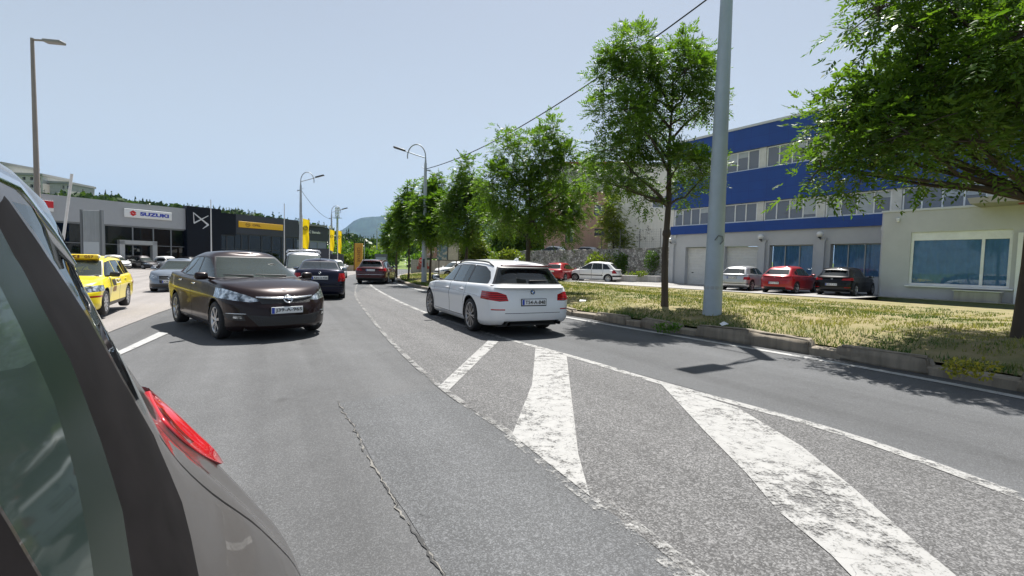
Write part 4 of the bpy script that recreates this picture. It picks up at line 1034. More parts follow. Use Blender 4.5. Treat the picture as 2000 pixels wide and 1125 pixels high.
# ---- the grey-brown car right beside the viewer
def own_car():
    a = math.atan(345/900); bx, by = -math.sin(a), math.cos(a)        # direction to its tail
    root = thing('hatchback_car', 'grey brown hatchback cut by the picture edge, its red tail lamp close by', 'car', (-.97*math.cos(a), -.97*math.sin(a), 0), math.atan2(-by, -bx))
    # local: x forward, y to its left (toward the road), tail at negative x
    S = [  # d behind the viewer, (half width, height) from sill to roof centre
        (-2.75, [(.55, .30), (.62, .36), (.66, .45), (.66, .52), (.64, .58), (.62, .63), (.60, .66), (.56, .68), (.50, .69), (.40, .70), (.2, .71), (0, .71)]),
        (-2.5, [(.80, .24), (.84, .33), (.86, .48), (.86, .58), (.85, .65), (.83, .72), (.80, .76), (.74, .79), (.66, .81), (.5, .83), (.25, .845), (0, .85)]),
        (-1.7, [(.80, .20), (.87, .33), (.895, .52), (.895, .68), (.88, .78), (.86, .86), (.82, .90), (.76, .93), (.66, .95), (.5, .97), (.25, .985), (0, .99)]),
        (-1.3, [(.80, .20), (.88, .33), (.90, .53), (.895, .70), (.87, .84), (.85, .92), (.81, .96), (.76, .99), (.68, 1.02), (.55, 1.05), (.3, 1.07), (0, 1.08)]),
        (-.55, [(.80, .20), (.88, .34), (.905, .54), (.895, .71), (.865, .87), (.84, .95), (.79, 1.07), (.72, 1.21), (.645, 1.35), (.57, 1.455), (.38, 1.515), (0, 1.535)]),
        (0.0, [(.80, .20), (.88, .34), (.905, .54), (.895, .71), (.865, .87), (.84, .95), (.795, 1.09), (.735, 1.24), (.67, 1.39), (.615, 1.49), (.45, 1.575), (0, 1.605)]),
        (.45, [(.80, .20), (.88, .34), (.91, .54), (.90, .71), (.868, .87), (.84, .96), (.79, 1.09), (.735, 1.24), (.672, 1.39), (.622, 1.495), (.45, 1.58), (0, 1.61)]),
        (.75, [(.80, .22), (.88, .35), (.92, .55), (.91, .72), (.866, .87), (.818, .96), (.76, 1.09), (.704, 1.24), (.646, 1.39), (.60, 1.50), (.43, 1.565), (0, 1.595)]),
        (.98, [(.80, .26), (.88, .37), (.925, .56), (.90, .73), (.838, .87), (.752, .985), (.683, 1.08), (.643, 1.165), (.588, 1.30), (.527, 1.425), (.37, 1.485), (0, 1.51)]),
        (1.18, [(.79, .28), (.87, .38), (.907, .55), (.875, .69), (.80, .80), (.707, .915), (.637, 1.0), (.584, 1.085), (.548, 1.20), (.485, 1.30), (.33, 1.35), (0, 1.37)]),
        (1.36, [(.76, .30), (.83, .40), (.86, .54), (.825, .66), (.768, .75), (.688, .86), (.620, .945), (.557, 1.03), (.51, 1.10), (.44, 1.15), (.29, 1.18), (0, 1.19)]),
        (1.5, [(.68, .34), (.745, .42), (.765, .54), (.735, .645), (.69, .735), (.63, .82), (.58, .885), (.525, .94), (.48, .985), (.41, 1.015), (.26, 1.035), (0, 1.045)]),
        (1.6, [(.48, .38), (.55, .45), (.58, .54), (.57, .63), (.54, .70), (.50, .76), (.47, .80), (.43, .83), (.38, .85), (.31, .865), (.18, .875), (0, .88)])]
    ds = np.array([s[0] for s in S]); A = np.array([s[1] for s in S])
    def cr(P, m):   # smooth resample along axis 0 (Catmull-Rom)
        t = np.linspace(0, len(P)-1, (len(P)-1)*m+1); i = np.clip(t.astype(int), 0, len(P)-2); u = (t-i).reshape(-1, *([1]*(P.ndim-1)))
        p0 = P[np.clip(i-1, 0, None)]; p1 = P[i]; p2 = P[i+1]; p3 = P[np.clip(i+2, None, len(P)-1)]
        return .5*(2*p1+(p2-p0)*u+(2*p0-5*p1+4*p2-p3)*u**2+(3*p1-p0-3*p2+p3)*u**3)
    ds2 = cr(ds, 5); A2 = cr(A, 5); A3 = np.swapaxes(cr(np.swapaxes(A2, 0, 1), 4), 0, 1)
    bm = bmesh.new(); L = []
    for d, prof in zip(ds2, A3):
        row = [bm.verts.new((-d, y, z)) for y, z in prof]+[bm.verts.new((-d, -y, z)) for y, z in prof[-2::-1]]; L.append(row)
    for r0, r1 in zip(L[:-1], L[1:]):
        for i in range(len(r0)-1): bm.faces.new((r0[i], r1[i], r1[i+1], r0[i+1]))
    bm.faces.new(L[0]); bm.faces.new(list(reversed(L[-1])))
    bmesh.ops.recalc_face_normals(bm, faces=bm.faces[:])
    if sum(f.normal.z for f in bm.faces) < 0: bmesh.ops.reverse_faces(bm, faces=bm.faces[:])
    for f in bm.faces: f.smooth = True
    bm.normal_update()
    for wx in (1.72, -.82):
        ra = .36; poly = [(wx+ra*math.cos(t), .31+ra*math.sin(t)) for t in np.linspace(-.45*math.pi, 1.45*math.pi, 30)]
        fs = cut(bm, poly, 'y', lambda c, n: abs(c.y) > .55, None); bmesh.ops.delete(bm, geom=fs, context='FACES')
    sd_ = lambda c, n: abs(c.y) > .30 and n.z < .93
    near = lambda c, n: c.y > .30 and n.z < .93
    # shut line of the rear door, curving back over the wheel
    def ribbon(pts, w):
        P = resample(smooth_poly(np.array(pts), it=2), .05); t = np.gradient(P, axis=0); t /= np.linalg.norm(t, axis=1)[:, None]; n = np.c_[-t[:, 1], t[:, 0]]
        return [tuple(p) for p in P+n*w/2]+[tuple(p) for p in (P-n*w/2)[::-1]]
    own_parts = {}
    pil_r = [(.655, 1.0), (.735, 1.063), (.772, 1.148), (.755, 1.20), (.744, 1.24), (.736, 1.32), (.712, 1.384), (.688, 1.422), (.655, 1.46)]
    pil_l = [(.62, 1.44), (.628, 1.383), (.624, 1.343), (.622, 1.288), (.596, 1.20), (.572, 1.136), (.536, 1.09), (.49, 1.02), (.47, 1.0)]
    frit = [(.44, 1.06), (.50, 1.146), (.528, 1.196), (.555, 1.261), (.568, 1.329), (.58, 1.42)]
    neg = lambda q: [(-d, z) for d, z in q]
    cut(bm, neg(pil_r+pil_l), 'y', sd_, 7)                                  # black door-frame pillar
    cut(bm, neg([(.435, 1.0), (.47, 1.0)]+pil_l[-2::-1]+[(.60, 1.44)]+frit[::-1][:1]+frit[-2::-1]+[(.435, 1.05)]), 'y', sd_, 17)
    cut(bm, neg([(.436, 1.05)]+frit[1:]+[(.43, 1.435)]), 'y', sd_, 15)
    cut(bm, [(-.435, .98), (-.425, 1.46), (-.33, 1.46), (-.33, .98)], 'y', sd_, 7)
    cut(bm, [(-.32, 1.0), (-.32, 1.43), (-.0, 1.44), (.05, 1.0)], 'y', sd_, 15)
    cut(bm, [(.10, 1.0), (.10, 1.42), (.60, 1.41), (1.12, 1.08), (1.12, 1.0)], 'y', sd_, 15)
    cut(bm, neg([(.665, 1.455), (.698, 1.422), (.722, 1.384), (.746, 1.32), (.754, 1.24), (.775, 1.175), (.95, 1.165), (1.35, 1.16), (1.15, 1.40), (.97, 1.43), (.80, 1.45)]), 'y', sd_, 16)
    cut(bm, ribbon(neg([(.82, 1.131), (.88, 1.062), (.936, .956), (1.0, .845), (1.14, .68), (1.2, .5)]), .009), 'y', sd_, 7)
    cut(bm, ribbon([(1.0, .98), (1.02, .6), (.98, .3)], .01), 'y', sd_, 7)
    cut(bm, ribbon([(-.41, .98), (-.41, .6), (-.41, .3)], .01), 'y', sd_, 7)
    tl = [(-d, z) for d, z in [(1.30, 1.09), (1.21, 1.06), (1.12, 1.02), (1.14, .97), (1.24, .925), (1.36, .86), (1.55, .85), (1.55, .96), (1.42, 1.08)]]
    pass
    cut(bm, [(-.52, 1.10), (.52, 1.10), (.42, 1.36), (-.42, 1.36)], 'x', lambda c, n: c.x < -.9 and n.x < -.2, 2)
    cut(bm, [(-.62, 1.04), (.62, 1.04), (.5, 1.44), (-.5, 1.44)], 'x', lambda c, n: c.x > .4 and n.x > .2 and c.z > 1.03, 1)
    cut(bm, [(.34, .62), (.8, .64), (.86, .76), (.5, .76)], 'x', lambda c, n: c.x > 2.2 and n.x > .15, 3); cut(bm, [(-.86, .76), (-.8, .64), (-.34, .62), (-.5, .76)], 'x', lambda c, n: c.x > 2.2 and n.x > .15, 3)
    groups = {(0, 7): ('body', [P_OWN, M('door_frame_black', (.0065, .0055, .006), .6, var=.4, vscale=14, spec=.12)]), 15: ('side_window', [glass('own_glass', (.26, .36, .33), (.03, .044, .041), .3, 1.45, .05)]), 16: ('quarter_window', [glass('own_quarter', (.1, .12, .12), (.012, .013, .014), .2, 1.9)]), 17: ('window_frit', [M('frit_green', (.011, .018, .015), .25, spec=.3)]),
              4: ('tail_light', [M('red_lens_near', (.42, .012, .018), .08, coat=1)]), 2: ('rear_window', [GLASSD]), 1: ('windscreen', [GLASSW]), 3: ('headlight', [LAMP])}
    for cls, (nm, mats) in groups.items():
        ct = cls if isinstance(cls, tuple) else (cls,)
        for s in ((0,) if nm in ('body', 'rear_window', 'windscreen') else (1, -1)):
            fs = [f for f in bm.faces if f.material_index in ct and (s == 0 or f.calc_center_median().y*s > 0)]
            if not fs: continue
            idx = {}; V = []; F = []; mi = []
            for f in fs:
                k = []
                for v in f.verts:
                    if v not in idx: idx[v] = len(V); V.append(v.co[:])
                    k.append(idx[v])
                F.append(k); mi.append(ct.index(f.material_index))
            me = bpy.data.meshes.new(nm); me.from_pydata(V, [], F)
            for m in mats: me.materials.append(m)
            me.polygons.foreach_set('material_index', mi); me.polygons.foreach_set('use_smooth', [True]*len(F)); me.update(); link(nm, me, root)
    bm.free()
    LR = [[(-1.358, 0.49500000000000005, 1.06), (-1.348, 0.545, 1.07), (-1.363, 0.541, 1.066), (-1.378, 0.538, 1.063), (-1.393, 0.534, 1.059), (-1.408, 0.53, 1.056), (-1.423, 0.526, 1.052), (-1.473, 0.496, 1.052), (-1.5230000000000001, 0.386, 1.057)], [(-1.322, 0.5159999999999999, 1.036), (-1.312, 0.566, 1.046), (-1.33, 0.565, 1.041), (-1.345, 0.566, 1.038), (-1.36, 0.567, 1.034), (-1.375, 0.568, 1.03), (-1.39, 0.566, 1.026), (-1.44, 0.5359999999999999, 1.026), (-1.49, 0.42599999999999993, 1.031)], [(-1.27, 0.5529999999999999, 1.005), (-1.26, 0.603, 1.015), (-1.278, 0.604, 1.011), (-1.318, 0.602, 1.0), (-1.333, 0.606, 0.998), (-1.348, 0.61, 0.995), (-1.363, 0.609, 0.991), (-1.413, 0.579, 0.991), (-1.463, 0.469, 0.996)], [(-1.27, 0.585, 0.959), (-1.26, 0.635, 0.969), (-1.278, 0.637, 0.965), (-1.318, 0.636, 0.954), (-1.333, 0.641, 0.952), (-1.348, 0.645, 0.949), (-1.363, 0.645, 0.945), (-1.413, 0.615, 0.945), (-1.463, 0.505, 0.95)], [(-1.302, 0.618, 0.905), (-1.292, 0.668, 0.915), (-1.31, 0.669, 0.911), (-1.325, 0.672, 0.91), (-1.34, 0.675, 0.908), (-1.355, 0.677, 0.906), (-1.37, 0.676, 0.902), (-1.4200000000000002, 0.646, 0.902), (-1.4700000000000002, 0.536, 0.907)], [(-1.358, 0.6449999999999999, 0.858), (-1.348, 0.695, 0.868), (-1.363, 0.693, 0.863), (-1.378, 0.692, 0.858), (-1.393, 0.69, 0.852), (-1.408, 0.688, 0.847), (-1.423, 0.686, 0.841), (-1.473, 0.656, 0.841), (-1.5230000000000001, 0.546, 0.846)]]
    for sy in (1, -1):
        G_ = np.array(LR)*np.array([1, sy, 1]); G_ = cr(G_, 4); G_ = np.swapaxes(cr(np.swapaxes(G_, 0, 1), 3), 0, 1); nu, nv = G_.shape[:2]
        m = MB(); m.add(G_.reshape(-1, 3).tolist(), [(u*nv+v, u*nv+v+1, (u+1)*nv+v+1, (u+1)*nv+v) for u in range(nu-1) for v in range(nv-1)], True)
        m.mi = [1 if (.2 < u/(nu-1) < .62 and .16 < v/(nv-1) < .34) else 0 for u in range(nu-1) for v in range(nv-1)]
        m.build('tail_light', [MATS['red_lens_near'], M('red_lens_dark', (.10, .002, .006), .06, coat=1)], root)
    m = MB(); m.box((.55, 0, .42), (3.9, 1.25, .4)); m.build('underbody', BLACKP, root)
    for wx in (1.72, -.82):
        for sy in (1, -1): wheel(root, (wx, sy*.76, .31), .31, .2, 'five', ALLOY)
    for sx in (.35, -.55):
        for sy in (.36, -.36):
            m = MB(); m.rbox((0, sy, .82), (.14, .5, .62), .05, Matrix.Rotation(R(-8), 4, 'Y')); m.rbox((-.06, sy, 1.21), (.1, .26, .17), .04); m.rbox((.25, sy, .55), (.5, .5, .14), .05)
            m.build('seat', SEATM, root, (sx, 0, 0))
    m = MB(); m.rbox((.9, 0, .88), (.5, 1.3, .2), .06); m.build('dashboard', INTER, root)
    m = MB(); m.tube([(.4, .63, 1.49), (-.2, .628, 1.49), (-.55, .615, 1.49), (-.70, .612, 1.472), (-.745, .628, 1.432), (-.765, .652, 1.385)], [.018, .02, .022, .022, .012, .003], 8); m.build('gutter_trim', M('bright_trim', (.75, .78, .82), .12, 1), root)
    for sy in (1, -1):
        m = MB(); m.rbox((0, sy*.10, 0), (.11, .21, .14), .05); m.build('wing_mirror', P_OWN, root, (.95, sy*.9, 1.05))
    return root
own_car()
# ================================================================ buildings
def wall_with_holes(m, x0, x1, z0, z1, holes, y=0.0, depth=.25):
    """wall face at local y (outside +y) with rectangular holes [(xa, xb, za, zb)], jambs go inward"""
    xs = sorted({x0, x1, *[h[0] for h in holes], *[h[1] for h in holes]}); zs = sorted({z0, z1, *[h[2] for h in holes], *[h[3] for h in holes]})
    for a, b in zip(xs[:-1], xs[1:]):
        for c, d in zip(zs[:-1], zs[1:]):
            mx, mz = (a+b)/2, (c+d)/2
            if any(h[0] < mx < h[1] and h[2] < mz < h[3] for h in holes): continue
            m.add([(a, y, c), (b, y, c), (b, y, d), (a, y, d)], [(0, 1, 2, 3)])
    for xa, xb, za, zb in holes:
        for p, q in (((xa, za), (xa, zb)), ((xa, zb), (xb, zb)), ((xb, zb), (xb, za)), ((xb, za), (xa, za))):
            m.add([(p[0], y, p[1]), (q[0], y, q[1]), (q[0], y-depth, q[1]), (p[0], y-depth, p[1])], [(0, 1, 2, 3)])
def window(parent, xa, xb, za, zb, y, nm=3, frame=None, pane=None, fw=.07, curtain=None, splits=None, name='window', header=0):
    m = MB(); t = .07
    m.box(((xa+xb)/2, y, za+fw/2), (xb-xa, t, fw)); m.box(((xa+xb)/2, y, zb-fw/2-header/2), (xb-xa, t, fw+header))
    xs = splits if splits else [xa+(xb-xa)*i/nm for i in range(nm+1)]
    for i, x in enumerate(xs):
        xx = x+fw/2 if i == 0 else (x-fw/2 if i == len(xs)-1 else x)
        m.box((xx, y, (za+zb-header)/2), (fw, t-.006, zb-za-2*fw-header))
    f = m.build(name, frame, parent)
    for a, b in zip(xs[:-1], xs[1:]):
        m = MB(); m.box(((a+b)/2, y-.01, (za+zb-header)/2), (b-a-fw*.9, .012, zb-za-header-1.9*fw)); m.build('pane', pane, f)
    if curtain:
        n = int((xb-xa)/.05); V = []; F = []
        rr = random.Random(int(xa*10)); ph = 0
        for i in range(n+1):
            ph += rr.uniform(.5, 1.4); yy = y-.07+.03*math.sin(ph)
            x = xa+.08+(xb-xa-.16)*i/n; V += [(x, yy, za+.03), (x, yy, zb-.03)]
        F = [(2*i, 2*i+2, 2*i+3, 2*i+1) for i in range(n)]
        m = MB(); m.add(V, F, True); m.build('curtain', curtain, f)
    return f
WHITEF = M('window_frame_white', (.78, .79, .80), .4, var=.08)
ALUF = M('window_frame_grey', (.33, .36, .38), .4, .3)
PANE_UP = glass('pane_dark', (.25, .28, .32), (.16, .168, .21), .2, 1.75)
PANE_GF = glass('pane_clear', (.9, .94, .97), (.02, .03, .04), .95, 1.42)
PANE_SHOW = glass('pane_showroom', (.30, .33, .34), (.012, .015, .018), .6, 1.5)
BEIGE = wallmat('wall_beige_render', (.525, .53, .54), .2, 120, False, .2)
def bluepanel():
    t = NT('blue_cladding'); co = t.coord()
    b = t.n('ShaderNodeTexBrick', _offset=0.0, Scale=1.0); b.inputs['Mortar Size'].default_value = .008; b.inputs['Brick Width'].default_value = 1.25; b.inputs['Row Height'].default_value = .62
    sw = t.n('ShaderNodeSeparateXYZ'); cb = t.n('ShaderNodeCombineXYZ'); t.l(co, sw.inputs[0]); t.l(sw.outputs[0], cb.inputs[0]); t.l(sw.outputs[2], cb.inputs[1]); t.l(cb.outputs[0], b.inputs['Vector'])
    b.inputs['Color1'].default_value = (.003, .046, .26, 1); b.inputs['Color2'].default_value = (.004, .051, .28, 1); b.inputs['Mortar'].default_value = (.003, .02, .2, 1)
    c = t.mix(.6, b.outputs['Color'], t.ramp(t.noise(.9, 5), [(.3, .75), (.7, 1.1)]), 'MULTIPLY')
    t.l(c, t.p.inputs['Base Color']); t.p.inputs['Roughness'].default_value = .32; return t.m
BLUE = bluepanel()
CURT = M('curtain_blue', (.22, .44, .74), .9, var=.12)
ROOFG = M('roof_felt', (.2, .2, .2), .9)
COPING = M('coping_metal', (.55, .56, .57), .4, .2)

B = thing('office_building', 'blue and beige three-storey office block with garage doors and rows of windows', 'building', (21.7, 25.9, .15), math.atan2(.823, -.567))
L0, L1 = -15.0, 15.15
bays = [(.88, 3.48), (4.45, 7.17)]; gar = [(7.98, 10.42), (10.72, 13.75)]
m = MB(); wall_with_holes(m, -.2, L1, -.5, 3.95, [(a, b, .95, 2.95) for a, b in bays]+[(a, b, -.1, 2.92) for a, b in gar], 0, .45)
m.add([(L1, 0, -.5), (L1, -12, -.5), (L1, -12, 3.95), (L1, 0, 3.95)], [(0, 1, 2, 3)])
m.build('ground_floor_wall', BEIGE, B)
for x in (.45, 3.95, 7.6, 14.95):
    m = MB(); m.box((x, .10, 1.55), (.42, .22, 3.5)); m.prism([(x-.30, 3.3), (x+.30, 3.3), (x+.18, 3.0), (x-.18, 3.0)], -.01, .19, 'y'); m.build('pilaster', BEIGE, B)
for a, b in bays: window(B, a, b, .95, 2.95, -.32, 3, ALUF, PANE_GF, .06, CURT)
GARW = M('garage_door_white', (.66, .65, .62), .5, var=.08)
for a, b in gar:
    m = MB(); n = 14
    for i in range(n):
        z0 = -.1+(2.98)*i/n; z1 = -.1+2.98*(i+1)/n; m.prism([(z0, -.36), (z0+.02, -.34), (z1-.03, -.34), (z1, -.36)], 0, 1, 'z', Matrix(((0, 0, b-a, a), (0, 1, 0, 0), (1, 0, 0, 0), (0, 0, 0, 1))))
    g_ = m.build('garage_door', GARW, B); m = MB(); m.box((b-.5, -.32, .9), (.14, .05, .06)); m.build('handle', BLACKP, g_)
def band(z0, z1, y, name='cladding_band'):
    m = MB(); m.box(((L0+L1)/2, y-.15, (z0+z1)/2), (L1-L0, .3, z1-z0)); return m.build(name, BLUE, B)
band(3.95, 4.62, .16); band(6.0, 8.28, .16); band(9.72, 11.28, .16)
m = MB(); m.box(((L0+L1)/2, -.1, 11.36), (L1-L0+.1, .65, .16)); m.build('coping', COPING, B)
m = MB(); m.box(((L0+L1)/2, -6.2, 11.2), (L1-L0-.2, 11.8, .2)); m.build('roof', ROOFG, B)
m = MB(); m.box((L1-.1, -6, 7.6), (.2, 11.6, 7.2)); m.build('end_wall', BEIGE, B)
m = MB(); m.box((0, -9, 7.6), (29, .3, 7.1)); m.build('rear_wall', BEIGE, B)
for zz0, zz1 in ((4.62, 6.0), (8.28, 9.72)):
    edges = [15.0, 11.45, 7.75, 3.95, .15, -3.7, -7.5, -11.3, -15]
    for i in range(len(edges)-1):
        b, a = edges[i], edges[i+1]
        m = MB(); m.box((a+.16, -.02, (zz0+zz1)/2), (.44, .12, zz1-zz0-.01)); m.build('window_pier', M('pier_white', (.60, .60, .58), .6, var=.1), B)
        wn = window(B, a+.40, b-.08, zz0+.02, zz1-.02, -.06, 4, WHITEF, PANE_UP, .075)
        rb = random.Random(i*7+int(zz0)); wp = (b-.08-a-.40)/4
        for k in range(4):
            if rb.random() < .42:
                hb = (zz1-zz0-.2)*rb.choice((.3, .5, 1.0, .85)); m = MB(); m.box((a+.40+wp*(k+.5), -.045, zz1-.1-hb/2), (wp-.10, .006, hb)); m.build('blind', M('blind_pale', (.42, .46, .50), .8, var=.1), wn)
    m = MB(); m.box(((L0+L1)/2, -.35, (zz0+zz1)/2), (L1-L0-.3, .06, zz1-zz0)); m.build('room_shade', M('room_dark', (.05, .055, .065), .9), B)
# projecting front block with the big window
m = MB(); Y = 2.58
wall_with_holes(m, -14, .02, -.5, 4.40, [(-4.66, -1.10, .66, 3.32)], Y, .22)
n_ = 8; pts = [(.02+.16*math.sin(t), Y-.16+.16*math.cos(t)) for t in np.linspace(0, math.pi/2, n_)]
pts += [(.18, -.05)]
for (x0, y0), (x1, y1) in zip(pts[:-1], pts[1:]): m.add([(x0, y0, -.5), (x1, y1, -.5), (x1, y1, 4.40), (x0, y0, 4.40)], [(0, 1, 2, 3)], True)
m.build('front_block_wall', BEIGE, B)
m = MB(); m.prism([(-14.05, Y+.05)]+[(x+.05*(x > 0), y+.05*(x < .1)) for x, y in pts]+[(-14.05, -.05)], 4.40, 4.50); m.build('front_block_coping', COPING, B)
wf_ = window(B, -4.66, -1.10, .66, 3.32, Y-.12, 2, WHITEF, PANE_GF, .11, CURT, [-4.66, -3.72, -1.10], 'shop_window', .30)
m = MB(); m.box((-2.9, Y+.05, .62), (3.8, .22, .06)); m.build('window_sill', WHITEF, B)
m = MB(); m.box((-5.0, Y+.06, 1.55), (.34, .16, 3.2)); m.build('door_post', WHITEF, B)
m = MB(); m.prism([(-3.55, 4.36), (-8.2, 4.36), (-8.2, 4.62), (-3.45, 4.62)], Y+.02, Y+1.9, 'y'); m.build('canopy', wallmat('canopy_concrete', (.36, .34, .31), .3, 80, False), B)
m = MB(); m.lathe([(0, 4.30), (.12, 4.30), (.16, 4.36)], 14, 'z', (-5.0, Y+.9, 0)); m.build('canopy_lamp', M('lamp_dull_red', (.25, .06, .05), .4), B)
# globe lamps and cameras on the building
def bpt(x, y, z): return B.matrix_basis @ Vector((x, y, z))
bpy.context.view_layer.update()
for x, y, z, rad, lb in ((14.95, .40, 3.52, .17, 'white globe lamp on the pilaster beyond the far garage door'), (7.6, .40, 3.52, .19, 'white globe lamp between the garage door and the curtained windows'),
                    (3.95, .40, 3.55, .19, 'white globe lamp on the pilaster between two curtained windows'), (.55, .55, 3.72, .24, 'big white globe lamp touching the corner of the front block')):
    p = bpt(x, y, z); g_ = thing('globe_lamp', lb, 'wall lamp', p, B.rotation_euler.z, 'globe lamps on the blue building')
    m = MB(); m.lathe([(0.001, -rad)]+[(rad*math.sin(t), -rad*math.cos(t)) for t in np.linspace(.15, math.pi-.02, 14)], 22); m.build('globe', M('globe_opal', (.74, .74, .72), .25), g_)
    m = MB(); m.lathe([(.09, -rad-.03), (.10, -rad+.05), (.03, -rad+.02)], 14); m.tube([(0, 0, -rad-.02), (0, -.1, -rad-.10), (0, -.42, -rad-.06)], .03, 8); m.build('bracket', BLACKP, g_)
for x, y, z, lb in ((-.55, Y+.02, 4.02, 'white dome camera under the coping of the front block'), (14.7, .03, 3.85, 'white security camera under the blue band by the stone wall')):
    c_ = thing('security_camera', lb, 'camera', bpt(x, y, z), B.rotation_euler.z)
    m = MB(); m.rbox((0, .06, 0), (.13, .12, .12), .02); m.build('mount', WHITEP, c_)
    m = MB(); m.lathe([(.001, -.17)]+[(.07*math.sin(t), -.10-.07*math.cos(t)) for t in np.linspace(.3, 2, 8)]+[(.07, -.05)], 16, 'z', (0, .08, 0)); m.build('dome', WHITEP, c_)
cb_ = thing('concrete_block', 'grey concrete block with a pale lid under the big shop window', 'block', bpt(-3.75, Y+.45, 0), B.rotation_euler.z)
m = MB(); m.rbox((0, 0, .22), (1.5, .6, .50), .02); m.build('block', wallmat('block_concrete', (.38, .36, .33), .3, 60, True), cb_)
m = MB(); m.rbox((0, 0, .50), (1.6, .68, .05), .015); m.build('lid', M('lid_pale', (.55, .54, .5), .6, var=.15), cb_)

# forecourt in front of it
def blocal(x, y): 
    p = B.matrix_basis @ Vector((x, y, 0)); return (p.x, p.y)
ruled('forecourt', [blocal(-.2, 0), blocal(40, 0)], [blocal(-.2, 7.7), blocal(40, 10.5)], A_FORE, .16, 4, zf=lambda x, y: np.zeros_like(x))
ruled('forecourt', [blocal(-12, 2.6), blocal(-.18, 2.6)], [blocal(-12, 3.7), blocal(-.18, 3.7)], A_FORE, .165, 3, zf=lambda x, y: np.zeros_like(x))

# stone retaining wall
def stonemat():
    t = NT('rubble_stone'); co = t.coord(); v = t.n('ShaderNodeTexVoronoi', Scale=4.6, Randomness=.85); 
    wv = t.n('ShaderNodeVectorMath', _operation='ADD'); nz = t.n('ShaderNodeTexNoise', Scale=2.0, Detail=4); t.l(co, nz.inputs['Vector'])
    sc = t.n('ShaderNodeVectorMath', _operation='SCALE'); sc.inputs['Scale'].default_value = .25; t.l(nz.outputs['Color'], sc.inputs[0]); t.l(co, wv.inputs[0]); t.l(sc.outputs[0], wv.inputs[1])
    t.l(wv.outputs[0], v.inputs['Vector'])
    d = t.n('ShaderNodeTexVoronoi', Scale=4.6, Randomness=.85, _feature='DISTANCE_TO_EDGE'); t.l(wv.outputs[0], d.inputs['Vector'])
    sp = t.n('ShaderNodeSeparateColor'); t.l(v.outputs['Color'], sp.inputs[0])
    c = t.ramp(sp.outputs[0], [(0, (.20, .18, .17)), (.5, (.34, .32, .30)), (1, (.52, .50, .47))])
    j = t.ramp(d.outputs['Distance'], [(.02, 1.0), (.06, 0.0)]); c = t.mix(j, c, (.05, .05, .045))
    mo = t.ramp(t.noise(.8, 6, .7), [(.5, 0.0), (.66, .75)]); c = t.mix(mo, c, (.06, .085, .025))
    t.l(c, t.p.inputs['Base Color']); t.p.inputs['Roughness'].default_value = .9; t.bump(t.ramp(d.outputs['Distance'], [(0, 0.0), (.15, 1.0)]), .6, .06); return t.m
sw_a, sw_b = Vector((13.05, 38.9)), Vector((-.5, 50.6)); d_ = (sw_b-sw_a); Lw = d_.length
SW = thing('stone_wall', 'long rubble stone retaining wall with plants behind the parked white people carrier', 'wall', (sw_a.x, sw_a.y, 0), math.atan2(d_.y, d_.x))
m = MB(); n = 40; V = []; F = []
for i in range(n+1):
    x = Lw*i/n; h = 3.1-.35*i/n+.04*math.sin(i*1.3)+.03*math.sin(i*3.1)
    V += [(x, .25, -.2), (x, .0, h), (x, -.5, h+.02), (x, -.5, -.2)]
for i in range(n): F += [(4*i+k, 4*i+4+k, 4*i+5+k, 4*i+1+k) for k in range(3)]
F += [(3, 2, 1, 0), (4*n, 4*n+1, 4*n+2, 4*n+3)]
m.add(V, F); sw = m.build('masonry', stonemat(), SW)
tr_ = ruled('terrace', [tuple(sw_a+Vector((.3, .35))), tuple(sw_b+Vector((.3, .35)))], [(sw_a.x+10, sw_a.y+12), (sw_b.x+10, sw_b.y+14)], A_FORE, 1.95, 3, zf=lambda x, y: np.zeros_like(x))
# wire fence on the wall
WF = thing('wire_fence', 'wire mesh fence with slim dark posts on top of the stone wall', 'fence', (sw_a.x, sw_a.y, 2.9), math.atan2(d_.y, d_.x))
FM = M('fence_post_grey', (.10, .105, .11), .6)
for i in range(4):
    m = MB(); m.tube([(.8+1.9*i, -.25, 0), (.8+1.9*i, -.25, 1.85)], .028, 6); m.build('post', FM, WF)
m = MB()
for k in range(9): m.tube([(.8, -.25, .1+.21*k), (6.5, -.25, .1+.21*k)], .004, 4)
for k in range(30): m.tube([(.8+.197*k, -.25, .1), (.8+.197*k, -.25, 1.78)], .003, 4)
m.build('wire_mesh', FM, WF)
for x, y, L, lb in ((9.3, 38.2, 1.9, 'low pale planter wall between the people carrier and the tall garage building'), (11.4, 38.6, 2.0, 'low pale planter wall close to the far garage door')):
    m = MB(); m.rbox((0, 0, .28), (L, .9, .62), .03); tag(m.build('planter', wallmat('planter_render', (.50, .48, .46), .3, 60), None, (x, y, .1), (0, 0, math.atan2(d_.y, d_.x))), lb, 'planter', 'planters by the stone wall')

